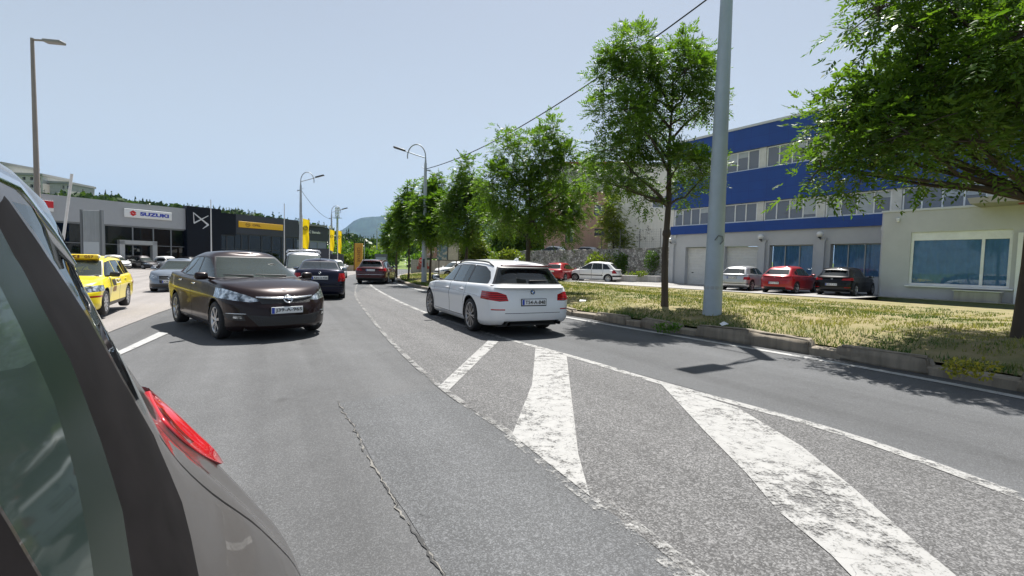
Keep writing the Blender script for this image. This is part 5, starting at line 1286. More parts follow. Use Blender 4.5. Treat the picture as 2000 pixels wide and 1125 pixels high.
# white rendered building behind the wall, and the brown one
WR = wallmat('white_render', (.78, .76, .71), .12, 60)
def block_building(name, label, loc, rz, Wd, Dp, Ht, mat, holes, wmat=PANE_UP, fm=None, top=None, roofmat=ROOFG, cat='building', eave=.25):
    o = thing(name, label, cat, loc, rz)
    m = MB(); wall_with_holes(m, 0, Wd, -1.5, Ht, holes, 0, .2)
    m.add([(0, 0, -1.5), (0, -Dp, -1.5), (0, -Dp, Ht), (0, 0, Ht)], [(0, 1, 2, 3)]); m.add([(Wd, 0, -1.5), (Wd, -Dp, -1.5), (Wd, -Dp, Ht), (Wd, 0, Ht)], [(0, 1, 2, 3)])
    m.add([(0, -Dp, -1.5), (Wd, -Dp, -1.5), (Wd, -Dp, Ht), (0, -Dp, Ht)], [(0, 1, 2, 3)])
    m.build('wall', mat, o)
    m = MB(); m.box((Wd/2, -Dp/2, Ht+.08), (Wd+2*eave, Dp+2*eave, .18)); m.build('roof', roofmat, o)
    for h in holes: window(o, h[0], h[1], h[2], h[3], -.14, 2 if h[1]-h[0] < 2.2 else 4, fm or WHITEF, wmat, .08)
    return o
# local +y is the face toward the viewer: rotate so
def face_rz(dx, dy): return math.atan2(dy, dx)
wb = block_building('annex_building', 'white rendered annex with a blank streaked wall above the stone wall', (15.3, 43.2, 2.7), math.atan2(2.2, -5.6), 6.4, 9, 8.3, WR, [(.25, 2.4, 4.3, 5.5), (3.2, 5.6, 6.3, 7.3)], top=None)
# creeper on the white wall: dead stems
m = MB(); rr = random.Random(5)
for k in range(46):
    x = 3.2+rr.gauss(0, .7)*.8; z = 1.0+abs(rr.gauss(0, 1.0)); m.tube([(x, .03, z), (x+rr.uniform(-.2, .2), .05, z+rr.uniform(-.1, .18))], .022, 4)
m.build('creeper', M('creeper_stem', (.10, .09, .06), .9), wb)
BR = wallmat('brown_render', (.58, .37, .28), .18, 60); GRW = wallmat('grey_render', (.50, .50, .50), .2, 60)
bb = block_building('apartment_building', 'brown and grey apartment house with small dark windows behind the trees', (12.9, 50.5, 2.7), math.atan2(1.2, -8), 9.5, 10, 9.6, BR,
    [(.25, 1.25, 4.2, 5.6), (2.9, 4.1, 4.2, 5.4), (2.9, 4.0, 2.0, 2.8), (6.3, 7.2, 1.2, 2.7), (5.6, 6.8, 4.3, 5.4)], fm=M('frame_dark', (.09, .09, .09), .5))
m = MB(); m.box((4.75, .06, 8.2), (9.5, .12, 2.8)); m.build('upper_cladding', GRW, bb)
m = MB(); m.prism([(-.6, -11), (10.1, -11), (10.1, .7), (-.6, .7)], 9.8, 9.95); m.build('roof_edge', M('roof_red', (.22, .08, .05), .8), bb)
# small house far along the road
hs = thing('bungalow', 'small grey bungalow with a low tiled roof past the trees', 'house', (-3.3, 57, 0), math.atan2(.1, -1))
m = MB(); wall_with_holes(m, 0, 6.0, -.3, 2.1, [(1.6, 2.3, .7, 1.7), (3.2, 4.0, .7, 1.7)], 0, .15); m.add([(6, 0, -.3), (6, -6, -.3), (6, -6, 2.1), (6, 0, 2.1)], [(0, 1, 2, 3)]); m.add([(0, 0, -.3), (0, -6, -.3), (0, -6, 2.1), (0, 0, 2.1)], [(0, 1, 2, 3)]); m.build('wall', GRW, hs)
m = MB(); m.add([(-.5, .5, 2.05), (6.5, .5, 2.05), (6.5, -6.5, 2.05), (-.5, -6.5, 2.05), (2, -3, 3.5), (4, -3, 3.5)], [(0, 1, 5, 4), (1, 2, 5), (2, 3, 4, 5), (3, 0, 4), (3, 2, 1, 0)]); m.build('roof', M('roof_tile_grey', (.34, .31, .28), .8, var=.2, vscale=6, bump=.4, bscale=14, bdist=.05), hs)
window(hs, 1.6, 2.3, .7, 1.7, -.08, 2, WHITEF, PANE_UP, .06); window(hs, 3.2, 4.0, .7, 1.7, -.08, 2, WHITEF, PANE_UP, .06)

# ---------------------------------------------------------------- showrooms on the other side
_dv = Vector((14, 25)).normalized()
SR = thing('car_showroom', 'long grey and black glass-fronted showroom building across the yard', 'building', (-44.5, 62, -.25), math.atan2(-_dv.y, -_dv.x))
# local x runs back along the front (negative of the direction away), local y = toward the road
def ux(u): return -u
GREYC = wallmat('grey_cladding', (.36, .37, .39), .12, 20, False, .05); NAVYC = M('black_cladding', (.004, .005, .010), .45, var=.2, spec=.2); DGREY = wallmat('dark_grey_cladding', (.05, .055, .068), .12, 20, False, .05)
MUL = M('mullion_grey', (.20, .21, .22), .4, .5); MULD = M('mullion_dark', (.03, .032, .036), .45)
def fascia(u0, u1, z0, z1, mat, y=.0, name='fascia', dep=.5):
    m = MB(); m.box((-(u0+u1)/2, y-dep/2, (z0+z1)/2), (u1-u0, dep, z1-z0)); return m.build(name, mat, SR)
fascia(-34, .55, 5.25, 8.05, GREYC); fascia(.55, 5.0, -.1, 8.45, NAVYC, .35, 'black_block', 1.0); fascia(5.0, 7.2, 4.9, 8.0, NAVYC, .12)
fascia(7.2, 17.6, 5.25, 8.05, DGREY); fascia(17.6, 24.5, 4.9, 7.4, DGREY, -1.2)
m = MB(); m.box((5, -10, 7.6), (58, 18.4, .3)); m.build('roof', ROOFG, SR)
m = MB(); m.box((5, -19, 3.9), (58, .3, 7.8)); m.build('rear_wall', GREYC, SR)
m = MB(); m.box((-24.4, -10, 3.6), (.3, 17, 7.2)); m.build('side_wall', DGREY, SR)
def glazing(u0, u1, z0, z1, us, mull, y=-.25, zs=(2.9,), pane=PANE_SHOW):
    m = MB()
    for u in us: m.box((-u, y, (z0+z1)/2), (.14, .16, z1-z0))
    for z in zs: m.box((-(u0+u1)/2, y, z), (u1-u0, .12, .07))
    m.box((-(u0+u1)/2, y, z1-.09), (u1-u0, .2, .18))
    f = m.build('curtain_wall', mull, SR)
    e = sorted({u0, u1, *us})
    for a, b in zip(e[:-1], e[1:]):
        m = MB(); m.box((-(a+b)/2, y-.02, (z0+z1)/2), (b-a-.10, .02, z1-z0-.12)); m.build('pane', pane, f)
glazing(-34, .5, -.1, 5.25, [-32, -28, -24, -20, -16, -12.6, -9.2, -8.1, -5.3, -3.1, -1.1], MUL, -.3, (2.9,))
glazing(5.0, 7.2, -.1, 4.95, [6.0], MULD, -.2); glazing(7.2, 17.6, -.1, 5.25, [8.2, 9.3, 11.3, 13.0, 14.7, 15.4, 16.9], MULD, -.25)
glazing(17.6, 24.3, -.1, 4.9, [19.2, 20.8, 22.4], MUL, -1.4, (3.3,), PANE_UP)
m = MB(); m.box((6.6, -.05, 1.62), (.5, .9, 3.5)); m.box((4.9+.0, -.05, 1.62), (.0001, .0001, .0001)); m.box((3.2, -.05, 1.62), (.5, .9, 3.5)); m.box((4.9, -.05, 3.2), (3.9, .9, .5)); m.build('entrance_surround', M('entrance_grey', (.36, .37, .37), .5), SR)
m = MB(); m.box((5, -7, -.05), (58, 13, .1)); m.build('showroom_floor', M('showroom_tile', (.30, .30, .29), .3), SR)
m = MB(); m.box((5, -8, 2.6), (58, .2, 5.2)); m.build('inner_wall', M('inner_wall_dark', (.10, .10, .105), .8), SR)
for u, z, wd, h, c in ((9.0, 2.6, 1.2, 2.6, 'yellow'), (12.0, 2.8, 1.0, 2.4, 'yellow'), (-6.7, 3.6, 1.4, 1.4, 'yellow'), (-2.0, 2.0, 1.3, 2.4, 'pale')):
    m = MB(); m.box((-u, -2.2, z), (wd, .06, h)); m.build('hanging_banner', M('banner_'+c, (.5, .38, .03) if c == 'yellow' else (.4, .4, .38), .7), SR)
SR.rotation_euler = (0, 0, math.atan2(-_dv.y, -_dv.x)); bpy.context.view_layer.update()
def srp(u, y, z): return SR.matrix_basis @ Vector((-u, y, z))
srz = SR.rotation_euler.z
def sign(name, label, u0, u1, z0, z1, mat, y=.1, dep=.18):
    o = thing(name, label, 'sign', srp((u0+u1)/2, y, (z0+z1)/2), srz, None)
    m = MB(); m.rbox((0, dep/2, 0), (u1-u0, dep, z1-z0), .03); m.build('panel', mat, o); return o
FR = (R(90), 0, R(180))     # lettering on the face local +y
s1 = sign('wall_sign', 'white sign with red emblem and blue lettering on the grey fascia', -6.25, -1.15, 6.28, 7.32, M('sign_white', (.72, .72, .72), .4), .0)
put_text('sign_lettering', 'SUZUKI', 3.15, .46, M('sign_blue', (.01, .03, .38), .4), s1, (-.62, .20, 0), FR, bold=.045)
SRED = M('sign_red', (.55, .015, .02), .4)
m = MB(); sx = 1.68
def sp(poly): return [(sx-(p[0]*.36), p[1]*.36) for p in poly]
m.prism(sp([(-1, .25), (0, 1), (.95, .35), (.62, .12), (.05, .45), (-.42, .16), (.25, -.25), (-.1, -.5)]), .185, .205, 'y')
m.prism(sp([(1, -.25), (0, -1), (-.95, -.35), (-.62, -.12), (-.05, -.45), (.42, -.16), (-.25, .25), (.1, .5)]), .185, .206, 'y')
m.build('sign_emblem', SRED, s1)
m = MB(); m.box((0, .02, 0), (5.16, .1, 1.1)); m.build('sign_edge', M('sign_edge_grey', (.4, .41, .42), .5), s1)
# silver emblem on the black block
e1 = thing('emblem', 'silver angular emblem on the black block', 'emblem', srp(2.3, .36, 6.65), srz)
m = MB(); K = .95
def ep(poly): return [(-(p[0])*K, p[1]*K) for p in poly]
def stroke(a, b, w0, w1, h):
    a, b = Vector(a)*K, Vector(b)*K; d = (b-a).normalized(); n = Vector((-d.y, d.x))
    m.prism([(-(a-n*w0).x, (a-n*w0).y), (-(b-n*w1).x, (b-n*w1).y), (-(b+n*w1).x, (b+n*w1).y), (-(a+n*w0).x, (a+n*w0).y)], 0, h, 'y')
stroke((-1.0, 1.05), (-.93, -.5), .03, .06, .050); stroke((-1.0, .98), (1.0, -.60), .05, .11, .056); stroke((1.02, -.55), (.22, -1.2), .10, .03, .062); stroke((-.95, -.5), (1.0, .75), .09, .04, .053)
m.build('emblem_strokes', M('emblem_silver', (.62, .62, .64), .4, .2), e1)
s2 = sign('wall_sign', 'long orange yellow sign with dark emblem on the dark grey fascia', 7.6, 14.7, 6.15, 7.05, M('sign_orange', (.75, .42, .012), .4), .0)
put_text('sign_lettering', 'OPEL', 1.3, .34, M('sign_brown_dark', (.22, .10, .01), .5), s2, (.85, .20, 0), FR, bold=.03)
m = MB(); m.lathe([(.26, .19), (.27, .205), (.33, .205), (.34, .19)], 24, 'y', (2.2, 0, 0)); m.prism([(2.2+.5, .06), (2.2-.1, .10), (2.2+.05, 0), (2.2-.5, -.06), (2.2+.1, -.10), (2.2-.05, 0)], .19, .21, 'y'); m.build('sign_emblem', M('sign_brown_dark', (.2, .1, .02), .5), s2)
s3 = sign('wall_sign', 'small white lettering on the dark grey end building', 19.7, 23.2, 6.0, 6.8, DGREY, -1.2, .06)
put_text('sign_lettering', 'AC Bemalo', 2.6, .46, WHITEP, s3, (0, .07, 0), FR, bold=.02)
s4 = sign('wall_sign', 'red and white sign on the grey fascia beside the concrete lamp post', -15.6, -12.6, 6.2, 7.35, M('sign_white', (.7, .7, .7), .4), .0)
m = MB(); m.box((0, .20, .18), (2.96, .03, .76)); m.build('sign_band', SRED, s4); put_text('sign_lettering', 'SUBARU', 2.1, .34, INK, s4, (.2, .225, .18), FR, bold=.02)
# apartment block on the hill
def apartments(label, loc, rz, Wd, Ht, nfl, nx, mat, blank=.0):
    o = thing('apartment_block', label, 'building', loc, rz)
    holes = []
    for i in range(nx):
        for k in range(nfl):
            x = Wd*(max(blank, 0)+(1-abs(blank))*(i+.25)/nx); holes.append((x, x+Wd*(1-abs(blank))/nx*.42, Ht*(k+.35)/nfl, Ht*(k+.78)/nfl))
    m = MB(); wall_with_holes(m, 0, Wd, -20, Ht, holes, 0, .8)
    for x in (0, Wd): m.add([(x, 0, -20), (x, -14, -20), (x, -14, Ht), (x, 0, Ht)], [(0, 1, 2, 3)])
    m.build('wall', mat, o); m = MB(); m.box((Wd/2, -7, Ht+.5), (Wd+.8, 15, 1.0)); m.build('roof', wallmat('parapet_grey', (.36, .36, .35), .2, 5), o)
    m = MB(); m.box((Wd/2, -.9, Ht/2), (Wd-.4, .1, Ht-.5)); m.build('window_glazing', PANE_UP, o)
    for k in range(1, nfl): 
        m = MB(); m.box((Wd/2, .04, Ht*(k+.12)/nfl), (Wd, .12, .35)); m.build('floor_band', wallmat('band_grey', (.58, .57, .54), .2, 5), o)
    return o
APW = wallmat('panel_block_wall', (.62, .60, .55), .25, 5, True, .05)
apartments('tall pale apartment block on the hill behind the concrete lamp post', (-226.5, 206, 16.5), math.atan2(.10, -1), 24, 23.6, 7, 7, APW)
apartments('lower stepped apartment block on the hill, its middle section', (-213, 210, 16.5), math.atan2(-.08, -1), 12.6, 19.6, 6, 4, APW)
apartments('end section of the stepped apartment block with open balconies', (-203.5, 213, 16), math.atan2(-.1, -1), 8.6, 17.2, 5, 2, wallmat('panel_block_dark', (.52, .51, .47), .25, 5, True, .05), -.55)
# ================================================================ street furniture
GALV = M('galvanised_steel', (.36, .39, .42), .5, .35, var=.12, vscale=2); POLEB = M('pole_paint_pale_blue', (.36, .42, .48), .55, var=.10, vscale=1.5, bump=.15, bscale=30)
CONCP = wallmat('pole_concrete', (.30, .27, .26), .35, 30, True, .2)
DARKM = M('lamp_head_dark', (.05, .055, .06), .4, .3)
LENS = M('lamp_lens', (.6, .6, .58), .2)
# thick pale pole close by, its lamp head out of the picture over the road
pp = thing('street_lamp', 'thick pale blue grey steel pole standing in the grass', 'street lamp', (4.72, 10.8, .30), 0)
m = MB(); m.tube([(0, 0, -.1), (0, 0, .5), (0, 0, 3), (0, 0, 8.0)], [.215, .205, .18, .125], 12); m.build('pole', POLEB, pp)
m = MB(); m.lathe([(.0, 8.0), (.0, 8.04), (.14, 8.02), (.14, 7.9)], 12); m.build('pole_cap', POLEB, pp)
_a = Vector((-.86, -.50, 0))
m = MB(); m.tube([Vector((0, 0, 7.75)), Vector((0, 0, 7.95))+_a*.35, Vector((0, 0, 8.05))+_a*.8, Vector((0, 0, 8.1))+_a*1.15], [.045, .04, .035, .035], 8); m.tube([Vector((0, 0, 7.35)), Vector((0, 0, 7.75))+_a*.6, Vector((0, 0, 8.03))+_a*.95], .02, 6); m.build('arm', GALV, pp)
m = MB(); m.rbox((0, 0, 0), (.85, .34, .12), .05, Matrix.Rotation(math.atan2(_a.y, _a.x), 4, 'Z')); lh = m.build('lamp_head', DARKM, pp, Vector((0, 0, 8.12))+_a*1.5)
m = MB(); m.lathe([(.205, .62), (.21, .66), (.205, .70)], 12); m.build('band_clamp', GALV, pp)
m = MB(); m.tube([(-.10, -.19, 1.75), (-.03, -.215, 1.86), (.07, -.20, 1.84), (.09, -.195, 1.74), (.02, -.21, 1.66)], .012, 5); m.build('painted_mark', M('mark_grey', (.16, .17, .18), .8), pp)

def arch_lamp(loc, rz, H, label, arm=1.2, base=True, rise=.75):
    o = thing('street_lamp', label, 'street lamp', loc, rz, 'arched street lamps')
    m = MB(); m.tube([(0, 0, -.1), (0, 0, 2.2), (0, 0, H*.78), (0, 0, H)], [.16, .14, .10, .075], 10); p = m.build('pole', GALV, o)
    arc = [(0, 0, H)]+[(-arm*.42+arm*.42*math.cos(t), 0, H+.35+arm*.42*math.sin(t)*1.35) for t in np.linspace(0, math.pi*1.05, 14)]
    m = MB(); m.tube([arc[0]]+arc[1:], [.06]+[.035]*(len(arc)-1), 8); m.build('arch', GALV, o)
    m = MB(); m.tube([(0, 0, H+.30), (-arm*.5, 0, H+.48), (-arm*.95, 0, H+.66)], .03, 8); m.build('arm', GALV, o)
    m = MB(); m.rbox((0, 0, 0), (.72, .24, .10), .04); m.build('lamp_head', DARKM, o, (-arm*.95-.32, 0, H+.78), (0, R(16), 0))
    m = MB(); m.box((.12, 0, H-.4), (.35, .05, .06)); m.tube([(-.25, 0, H-.2), (.3, 0, H-.5)], .015, 6); m.build('cable_bracket', GALV, o)
    if base:
        m = MB(); m.box((0, -.15, 1.05), (.12, .05, .5)); m.build('access_door', M('hatch_dark', (.05, .055, .06), .6), o)
    return o
arch_lamp((-5.15, 26.9, .28), 0, 6.8, 'grey arched lamp post rising through the row of trees', 1.25)
arch_lamp((-17.45, 38, -.2), R(180), 7.6, 'arched lamp post between the showroom end and the first yellow flag', 1.3)
arch_lamp((-21.6, 55, -.2), R(180), 6.9, 'slim arched lamp post beside the two further yellow flags', 1.3, False)
arch_lamp((-26.5, 90, 0), R(180), 7.4, 'faint thin lamp post standing behind the orange pylon', 1.8, False)
arch_lamp((12.2, 49.2, 2.7), R(180), 3.6, 'short lamp post in front of the brown apartment house', .5, False)
# concrete pole by the yard entrance
cp = thing('street_lamp', 'tall concrete lamp post with one flat lamp arm beside the yard', 'street lamp', (-16.42, 16, -.25), 0)
m = MB(); m.tube([(0, 0, -.2), (0, 0, 3), (-.02, 0, 8.9)], [.10, .085, .05], 10); m.build('pole', CONCP, cp)
m = MB(); m.tube([(-.04, 0, 8.85), (.45, 0, 8.83)], .035, 8); m.build('arm', CONCP, cp)
m = MB(); m.rbox((0, 0, 0), (.62, .26, .10), .035); m.build('lamp_head', M('lamp_head_grey', (.24, .24, .24), .5), cp, (.72, 0, 8.79), (0, R(4), 0))
# overhead cable
cab = [Vector((-5.15, 26.9, 6.75)), Vector((4.72, 10.8, 7.85))]
m = MB(); m.tube([cab[0].lerp(cab[1], t)-Vector((0, 0, .62*4*t*(1-t))) for t in np.linspace(0, 1, 24)], .020, 6)
tag(m.build('overhead_cable', BLACKP), 'black cable sagging between the arched lamp post and the thick pale pole', 'cable')
m = MB(); c0_, c1_ = Vector((-17.4, 38, 7.0)), Vector((-21.6, 55, 6.2)); m.tube([c0_.lerp(c1_, t)-Vector((0, 0, .5*4*t*(1-t))) for t in np.linspace(0, 1, 14)], .018, 5)
tag(m.build('overhead_cable', BLACKP), 'thin cable running from the lamp post behind the first yellow flag', 'cable')
# barrier arm, raised and leaning
ba = thing('barrier', 'raised white barrier arm leaning beside the yard entrance', 'barrier', (-23.62, 24, -.25), 0)
m = MB(); m.rbox((0, 0, .5), (.35, .3, 1.0), .03); m.build('housing', M('barrier_housing', (.5, .32, .03), .5), ba)
m = MB(); m.tube([(.02, 0, .9), (.80, 0, 5.75)], .06, 8); m.build('arm', M('barrier_white', (.68, .66, .66), .5, var=.1), ba)
# back of the pylon sign in the yard
py = thing('pylon_sign', 'grey two-post pylon sign seen from its blank back', 'sign', (-36.4, 40, -.25), R(6))
m = MB(); m.rbox((0, 0, 3.0), (1.35, .22, 4.8), .03); m.build('panel', wallmat('pylon_grey', (.30, .32, .33), .2, 10), py)
m = MB(); m.box((0, -.12, 1.75), (1.25, .03, 1.9)); m.build('lower_panel', M('pylon_pale', (.40, .43, .45), .4), py)
for sx in (-.78, .78):
    m = MB(); m.box((sx, 0, 2.7), (.16, .26, 5.5)); m.build('post', M('pylon_post', (.12, .13, .14), .5), py)
# flags and bare poles
def flag_pole(loc, H, fz0, fz1, label, wd=.62, dirx=1, flag=True, col=(.75, .55, .01)):
    o = thing('flag_pole', label, 'flag', loc, 0, 'flag poles of the showrooms')
    m = MB(); m.tube([(0, 0, -.1), (0, 0, H)], [.05, .03], 8); m.build('pole', M('flag_pole_white', (.62, .62, .63), .4), o)
    if flag:
        V = []; F = []; n, k = 14, 8
        for i in range(n+1):
            for j in range(k+1):
                a = j/k; z = fz0+(fz1-fz0)*i/n
                V.append((dirx*(.05+wd*a*(1-.25*(1-i/n)*a)), .10*math.sin(a*6+i*.5)*a, z-.12*a))
        for i in range(n):
            for j in range(k): F.append((i*(k+1)+j, i*(k+1)+j+1, (i+1)*(k+1)+j+1, (i+1)*(k+1)+j))
        m = MB(); m.add(V, F, True); f = m.build('flag', leafless('flag_yellow', col), o)
        m = MB(); m.lathe([(.13, .02), (.17, .02)], 16, 'y'); m.add([(-.2, .02, -.03), (.2, .02, .03), (.2, .02, .06), (-.2, .02, 0)], [(0, 1, 2, 3)])
        m.build('flag_emblem', INK, f, (dirx*wd*.5, -.09, fz1-.75))
    return o
def leafless(name, col):
    if name in MATS: return MATS[name]
    t = NT(name); t.p.inputs['Base Color'].default_value = (*col, 1); t.p.inputs['Roughness'].default_value = .8
    tl = t.n('ShaderNodeBsdfTranslucent', Color=(*col, 1)); ms = t.n('ShaderNodeMixShader', Fac=.45); t.l(t.p.outputs[0], ms.inputs[1]); t.l(tl.outputs[0], ms.inputs[2]); t.l(ms.outputs[0], t.out.inputs[0]); MATS[name] = t.m; return t.m
flag_pole((-16.42, 36, -.2), 5.0, 2.45, 4.75, 'yellow flag hanging beside the arched lamp post at the showroom end', .55)
flag_pole((-19.85, 50, -.2), 5.2, 2.6, 4.85, 'yellow flag beside the slim arched lamp post', .52)
flag_pole((-19.72, 52, -.2), 5.2, 2.4, 4.9, 'narrow yellow flag furthest along the road', .42)
flag_pole((-22.85, 35, -.2), 5.9, 0, 0, 'bare white flagpole in front of the black block', flag=False)
flag_pole((-18.4, 37.2, -.2), 6.0, 0, 0, 'bare pale flagpole tight behind the arched lamp post', flag=False)
# orange pylon by the road far ahead
tp = thing('pylon_sign', 'tall orange pylon sign beyond the dark maroon estate car', 'sign', (-20.0, 60, 0), R(-4))
m = MB(); m.rbox((0, 0, 1.9), (1.0, .3, 3.4), .03); m.build('panel', M('pylon_orange', (.50, .26, .015), .45, var=.15), tp)
m = MB(); m.box((-.58, 0, 1.7), (.12, .24, 3.7)); m.build('edge', M('pylon_edge', (.12, .06, .02), .6), tp)
put_text('sign_lettering', 'CENTAR', 1.9, .42, M('pylon_brown', (.16, .06, .01), .5), tp, (.05, -.17, 2.1), (R(90), R(90), 0), bold=.01)
m = MB(); m.tube([(.75, 0, -.2), (.75, 0, 4.0)], .035, 6); m.build('post', GALV, tp)
# dark end wall of the yard and low wall by the field
m = MB(); m.box((0, 0, 1.3), (2.6, .3, 3.1)); m.box((1.9, .4, 1.0), (1.6, .3, 2.5)); yg = m.build('yard_gate_wall', DGREY, None, (-22.3, 53.2, -.2), (0, 0, R(-6))); tag(yg, 'dark grey gate wall at the end of the showroom yard', 'wall')
lw = MB(); lw.box((0, 0, .25), (9, .3, 1.1)); tag(lw.build('low_wall', wallmat('low_wall_concrete', (.42, .37, .28), .3, 20), None, (-20.5, 62, -.1), (0, 0, R(-6))), 'low sandy concrete wall in front of the green field', 'wall')
# advertising wall, posters and stop sign past the verge
mw = thing('boundary_wall', 'low grey wall with faded red paint past the slim trees', 'wall', (-7.4, 46, 0), R(3))
m = MB(); m.box((0, 0, .75), (5.4, .2, 1.7)); m.build('masonry', wallmat('wall_grey_faded', (.42, .40, .38), .35, 12), mw)
for x, z, w_, h in ((-1.5, 1.1, .9, .45), (-.9, .85, .5, .25), (-1.9, .8, .4, .3)):
    m = MB(); m.rbox((x, -.105, z), (w_, .012, h), .05); m.build('paint_patch', M('patch_red', (.35, .06, .06), .8, var=.3, vscale=8), mw)
def billboard(loc, rz, W_, H_, z0, cols, label):
    o = thing('billboard', label, 'billboard', loc, rz, None)
    m = MB(); m.box((0, 0, z0+H_/2), (W_, .12, H_)); m.build('board', M('board_back', (.08, .08, .085), .6), o)
    n = len(cols)
    for i, c in enumerate(cols):
        t = NT('poster_print'); f = t.noise(3.5, 5, .6, 'Object'); cc = t.ramp(f, [(.3, c), (.52, tuple(k*.5+.12 for k in c)), (.62, (.5, .48, .45)), (.75, tuple(k*.3 for k in c))]); t.l(cc, t.p.inputs['Base Color'])
        m = MB(); m.box((-W_/2+W_*(i+.5)/n, -.07, z0+H_/2), (W_/n-.1, .02, H_-.15)); m.build('poster', t.m, o)
    for sx in (-W_*.4, W_*.4):
        m = MB(); m.box((sx, .05, z0/2), (.09, .09, z0+.2)); m.build('post', M('board_post', (.10, .09, .09), .6), o)
    return o
billboard((-8.15, 46.5, 0), R(2), 1.7, 1.2, 1.75, [(.32, .16, .10)], 'small billboard with a brownish poster above the stop sign')
billboard((-5.7, 40.5, 0), R(4), 1.9, 2.0, 1.55, [(.04, .16, .26), (.55, .52, .46)], 'billboard with a dark blue and a white poster behind the arched lamp post')
st = thing('stop_sign', 'red octagonal stop sign on a slim post by the low grey wall', 'sign', (-7.55, 38.6, 0), R(5))
m = MB(); m.tube([(0, .03, -.1), (0, .03, 1.75)], .03, 8); m.build('post', GALV, st)
m = MB(); m.prism([(.33*math.cos(R(22.5+45*k)), 1.5+.33*math.sin(R(22.5+45*k))) for k in range(8)], 0, -.02, 'y'); m.build('rim', WHITEP, st)
m = MB(); m.prism([(.30*math.cos(R(22.5+45*k)), 1.5+.30*math.sin(R(22.5+45*k))) for k in range(8)], -.0205, -.026, 'y'); m.build('face', M('stop_red', (.5, .02, .025), .4), st)
put_text('sign_lettering', 'STOP', .44, .16, WHITEP, st, (0, -.03, 1.5), (R(90), 0, 0), bold=.03)
# small timber posts and screens between the slim trees
fr_ = thing('wire_fence', 'low green mesh fence past the slim trees', 'fence', (-12.2, 44, 0), R(15))
for k in range(5):
    m = MB(); m.tube([(k*1.1, 0, -.1), (k*1.1, 0, 1.7)], .03, 6); m.build('post', FM, fr_)
m = MB()
for k in range(8): m.tube([(0, 0, .2+.2*k), (4.4, 0, .2+.2*k)], .008, 4)
for k in range(23): m.tube([(.2*k, 0, .2), (.2*k, 0, 1.6)], .006, 4)
m.build('wire_mesh', M('fence_green', (.05, .12, .07), .6), fr_)
sc_ = thing('notice_board', 'tall grey notice panel next to the dark maroon estate car', 'sign', (-10.55, 37, 0), R(12))
m = MB(); m.box((0, 0, 1.0), (.95, .14, 1.9)); m.build('panel', M('notice_grey', (.13, .15, .17), .5, var=.15), sc_)
m = MB(); m.box((0, -.08, 1.45), (.75, .02, .5)); m.build('notice', M('notice_pale', (.35, .42, .46), .6), sc_)
# patio umbrella by the bungalow
um = thing('parasol', 'dark and white parasol beside the bungalow, above the white estate roof', 'parasol', (-2.4, 52, 0), 0)
m = MB(); m.tube([(0, 0, 0), (0, 0, 2.5)], .03, 6); m.build('pole', GALV, um)
m = MB(); V = [(0, 0, 2.75)]+[(1.3*math.cos(t), 1.3*math.sin(t), 2.15) for t in np.linspace(0, 2*math.pi, 9)[:-1]]; m.add(V, [(0, 1+k, 1+(k+1) % 8) for k in range(8)]+[tuple(range(8, 0, -1))]); m.mi = [k % 2 for k in range(8)]+[0]
m.build('canopy', [M('parasol_dark', (.03, .03, .03), .8), M('parasol_white', (.6, .6, .58), .8)], um)
# scrap of paper on the grass
m = MB(); m.add([(-.07, -.05, .02), (.06, -.06, .06), (.08, .05, .03), (.0, .07, .09), (-.08, .04, .05), (0, 0, .10)], [(0, 1, 5), (1, 2, 5), (2, 3, 5), (3, 4, 5), (4, 0, 5)])
tag(m.build('paper_scrap', M('paper_white', (.75, .76, .78), .8), None, (4.30, 9.25, .24)), 'crumpled white scrap of paper on the grass by the pale pole', 'litter')
m = MB(); m.add([(-.1, -.05, .02), (.09, -.04, .03), (.1, .06, .05), (-.08, .05, .06)], [(0, 1, 2, 3)])
tag(m.build('paper_scrap', M('paper_white', (.75, .76, .78), .8), None, (2.1, 13.6, .33)), 'flat white paper lying in the grass beside the white estate', 'litter')
# floodlight mast of a ground beyond
fm_ = thing('floodlight_mast', 'floodlight mast with a lattice lamp panel above the woods', 'mast', (-49.4, 130, 0), R(-15))
m = MB(); m.tube([(0, 0, 0), (0, 0, 13.6)], [.45, .25], 8); m.build('mast', GALV, fm_)
m = MB()
for k in range(4): m.tube([(-.55+.37*k*1.0, 0, 13.2), (-.55+.37*k, 0, 16.2)], .06, 5)
for k in range(5): m.tube([(-.75, 0, 13.4+.66*k), (.75, 0, 13.4+.66*k)], .06, 5)
m.build('lattice', GALV, fm_)
for k in range(4):
    for j in range(3):
        m = MB(); m.rbox((-.5+.5*j, -.12, 13.75+.66*k), (.34, .2, .34), .05); m.build('floodlight', M('flood_pale', (.5, .52, .55), .3, .3), fm_)
m = MB(); m.box((0, 0, 13.1), (2.2, 1.2, .12)); m.build('platform', GALV, fm_)
